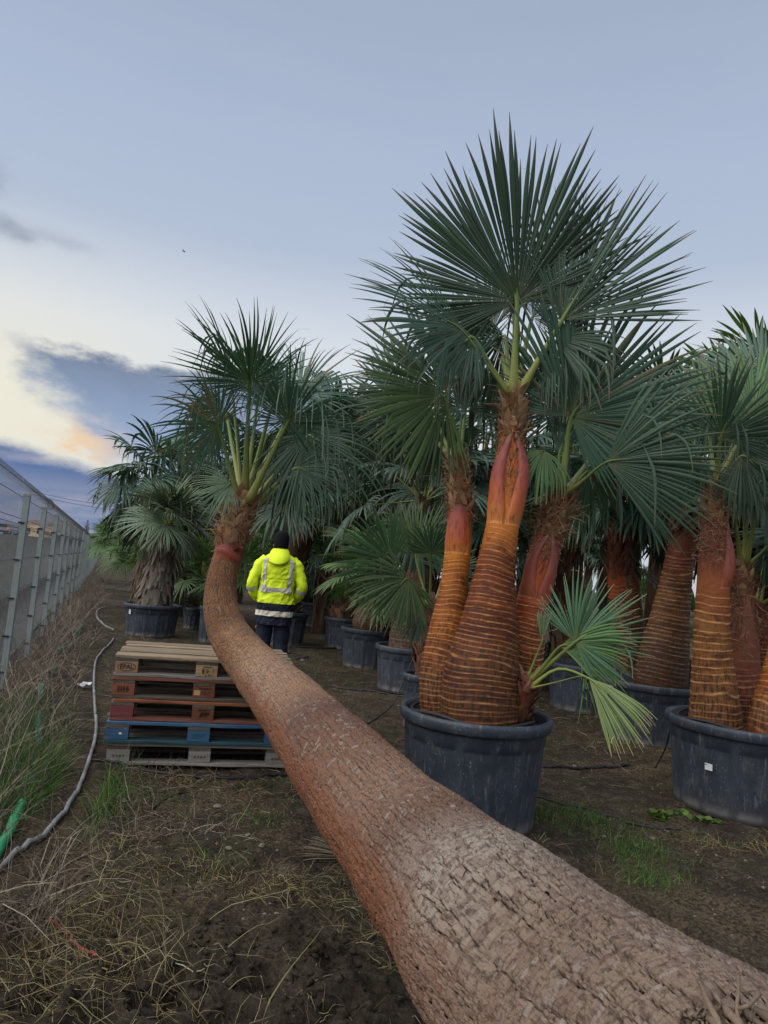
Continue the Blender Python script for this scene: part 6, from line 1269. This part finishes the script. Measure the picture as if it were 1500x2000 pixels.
# ------------------------------------------------------------------ hoses, pipes and litter
def lay(name, pts, r, mat, label, cat, group=None, k=8, n=90, lift=None, sink=.25):
    P = np.array([(on(u, v) if len(q) == 0 else gz(gnd(u, v)) + (0, 0, q[0])) for u, v, *q in pts]); C_ = spline(P, n); C_[:, 2] = np.maximum(C_[:, 2], gh(C_[:, 0], C_[:, 1]) + r * (1 - sink)); V, F = tube(C_, r, k)
    return solo(name, V, F, mat, label, cat, group)
lay('grey_hose', [(-30, 1770), (20, 1712), (90, 1648), (140, 1580), (172, 1500), (186, 1440), (184, 1385), (182, 1340), (186, 1300), (196, 1282), (212, 1265), (222, 1252)], .0125, HOSE_G, 'thick pale grey irrigation hose curving past the left of the pallet stack', 'hose', n=160, sink=-.6)
lay('white_hose', [(222, 1233), (205, 1226), (192, 1215), (188, 1203), (193, 1195), (205, 1190)], .017, HOSE_G, 'short pale hose end lying by the round dark blue-grey pot', 'hose')
lay('green_pipe', [(-30, 1740), (0, 1690), (22, 1640), (42, 1605)], .024, GREEN_P, 'bright green pipe end lying in the weeds at the left edge', 'pipe', n=60)
P = [(50, 1600), (62, 1540), (70, 1500), (72, 1450), (74, 1400), (82, 1365), (105, 1330), (112, 1295), (135, 1270), (150, 1250), (165, 1225), (176, 1205), (172, 1185)]
C_ = spline(np.array([on(u, v) for u, v in P]), 150); g = np.random.default_rng(4); wd = .012 + .018 * vnoise(np.arange(150) * .22, np.zeros(150), 3); V = []
for k in range(150): V += [C_[k] + (-wd[k], 0, .03 + .03 * g.random()), C_[k] + (0, .01 * g.normal(), .05 + .04 * g.random()), C_[k] + (wd[k], 0, .02 + .03 * g.random())]
F = grid_faces(150, 3, False); keep = np.repeat(vnoise(np.arange(149) * .17, np.zeros(149), 8) > .50, 2); V = np.array(V); solo('green_netting', np.concatenate([V, V - (0, 0, .004)]), [np.concatenate([F[keep], F[keep][:, ::-1] + len(V)])], GREEN_N, 'torn strip of green netting running through the dry weeds by the fence', 'netting', None, 'stuff')
lay('drip_line', [(176, 1497), (215, 1497), (262, 1505), (330, 1512), (400, 1516), (470, 1518), (560, 1512)], .011, HOSE_K, 'black drip line lying in front of the pallet stack', 'irrigation hose', 'black drip lines')
lay('drip_line', [(540, 1262), (620, 1268), (690, 1270), (740, 1272)], .02, HOSE_K, 'black drip line on the path right of the person', 'irrigation hose', 'black drip lines')
lay('drip_line', [(545, 1272), (590, 1282), (600, 1286), (575, 1290), (555, 1283), (570, 1276)], .012, HOSE_K, "small black hose loop on the path just right of the person's legs", 'irrigation hose', 'black drip lines')
lay('drip_line', [(660, 1344), (720, 1350), (770, 1356), (810, 1362)], .014, HOSE_K, 'black drip line crossing the path in front of the pale chequered palm pot', 'irrigation hose', 'black drip lines')
lay('drip_line', [(700, 1425), (735, 1407), (765, 1396, .1), (785, 1392, .35), (800, 1392, .58)], .007, HOSE_K, 'black drip line climbing over the rim of the large middle pot', 'irrigation hose', 'black drip lines')
lay('drip_line', [(1060, 1496), (1110, 1498), (1170, 1498), (1230, 1496)], .013, HOSE_K, 'black drip line on the soil between the middle pot and the stickered pot', 'irrigation hose', 'black drip lines')
lay('drip_line', [(1020, 1545), (1100, 1565), (1180, 1590), (1260, 1610), (1330, 1622)], .008, HOSE_K, 'thin black line lying between the middle pot and the pot at the right edge', 'irrigation hose', 'black drip lines')
P = np.array([at(1280, 1500, 6.0), at(1300, 1460, 5.9), at(1308, 1430, 5.8), at(1322, 1425, 5.7)]); V, F = tube(P, .006, 6, 30); solo('drip_tube', V, F, HOSE_K, 'thin black tube hanging over the left rim of the stickered pot', 'irrigation hose')
lay('drip_line', [(195, 1155), (225, 1148), (250, 1138), (262, 1130)], .02, HOSE_K, 'black line lying across the path left of the shaggy palm', 'irrigation hose', 'black drip lines')
lay('drip_line', [(290, 1590), (330, 1560), (370, 1545), (410, 1570), (425, 1578)], .004, HOSE_K, 'thin loop of black wire on soil below the pallets', 'irrigation hose', 'black drip lines')
lay('red_cord', [(85, 1835), (110, 1842), (140, 1852), (135, 1870), (150, 1885), (165, 1890), (185, 1898)], .0055, RED_C, 'faded red cord tangled in the yellow straw, front left', 'cord')
c0 = on(155, 1354); mb = MB(); g = np.random.default_rng(6)
for k in range(3):
    x, y = g.normal(0, .035, 2); s = .03 + .02 * g.random(); V = c0 + np.array([(x + dx * s, y + dy * s, .03 + .025 * g.random()) for dx in (-1, 0, 1) for dy in (-1, 0, 1)]); F = grid_faces(3, 3, False); mb.add(np.concatenate([V, V - (0, 0, .002)]), [np.concatenate([F, F[:, ::-1] + 9])])
V, F = mb.get(); solo('paper_scrap', V, F, WHITE, 'crumpled scrap of white paper on the weeds left of the pallets', 'litter', smooth=False)
# dry palm leaf partly under the fallen trunk
g = np.random.default_rng(17); q0 = on(700, 1705) + (0, 0, .05); q1 = on(655, 1690) + (0, 0, .05)
dl = thing('dry_leaf', 'folded dry brown palm leaf on the soil beside the fallen trunk', 'palm leaf', q0)
frond(g, dl, q0 + np.array([.25, -.1, .02]), q0, q1 - q0, np.array([0.2, -.3, 1.]), .34, blade_mat=LEAF_DEAD, ns=16, span=34, hang=0, droop=.1, fuse=.6, pr=.008, cup=.3)
# leafy weeds by the stickered pot
def leafy(u, v, n, r, label):
    g = np.random.default_rng(int(u)); c = on(u, v); mb = MB()
    for i in range(n):
        a = g.random() * 6.28; L = r * (.5 + .6 * g.random()); d = nrm(np.array([math.cos(a), math.sin(a), .5 + g.random()])); t_ = nrm(np.cross(d, UP)); b_ = c + np.array([g.normal(0, r * .5), g.normal(0, r * .5), 0]); w = L * .42
        pts = [b_, b_ + d * L * .4 - t_ * w * .1, b_ + d * L * .62 - t_ * w, b_ + d * L * .62 + UP * .004, b_ + d * L * .62 + t_ * w, b_ + d * L - UP * L * .15]
        mb.add(pts, [np.array([[0, 2, 3], [0, 3, 4], [2, 5, 3], [3, 5, 4]])], t=.5, tone=g.random())
    V, F = mb.get(); return solo('leafy_weed', V, F, LEAF_WEED, label, 'weed', 'leafy weeds', attrs=mb.attrs())
LEAF_WEED = leaf_mat('weed_leaf', (.10, .17, .04), (.10, .19, .035), (.16, .2, .05), tl=.25)
leafy(1290, 1592, 34, .07, 'yellow-green leafy weed on the bank left of the stickered pot'); leafy(1335, 1588, 26, .06, 'small leafy weed touching the left foot of the stickered pot')
leafy(1372, 1605, 26, .06, 'fresh green leafy weed in front of the stickered pot'); leafy(1400, 1610, 12, .04, 'tiny lime green weed right of the fresh green weed')
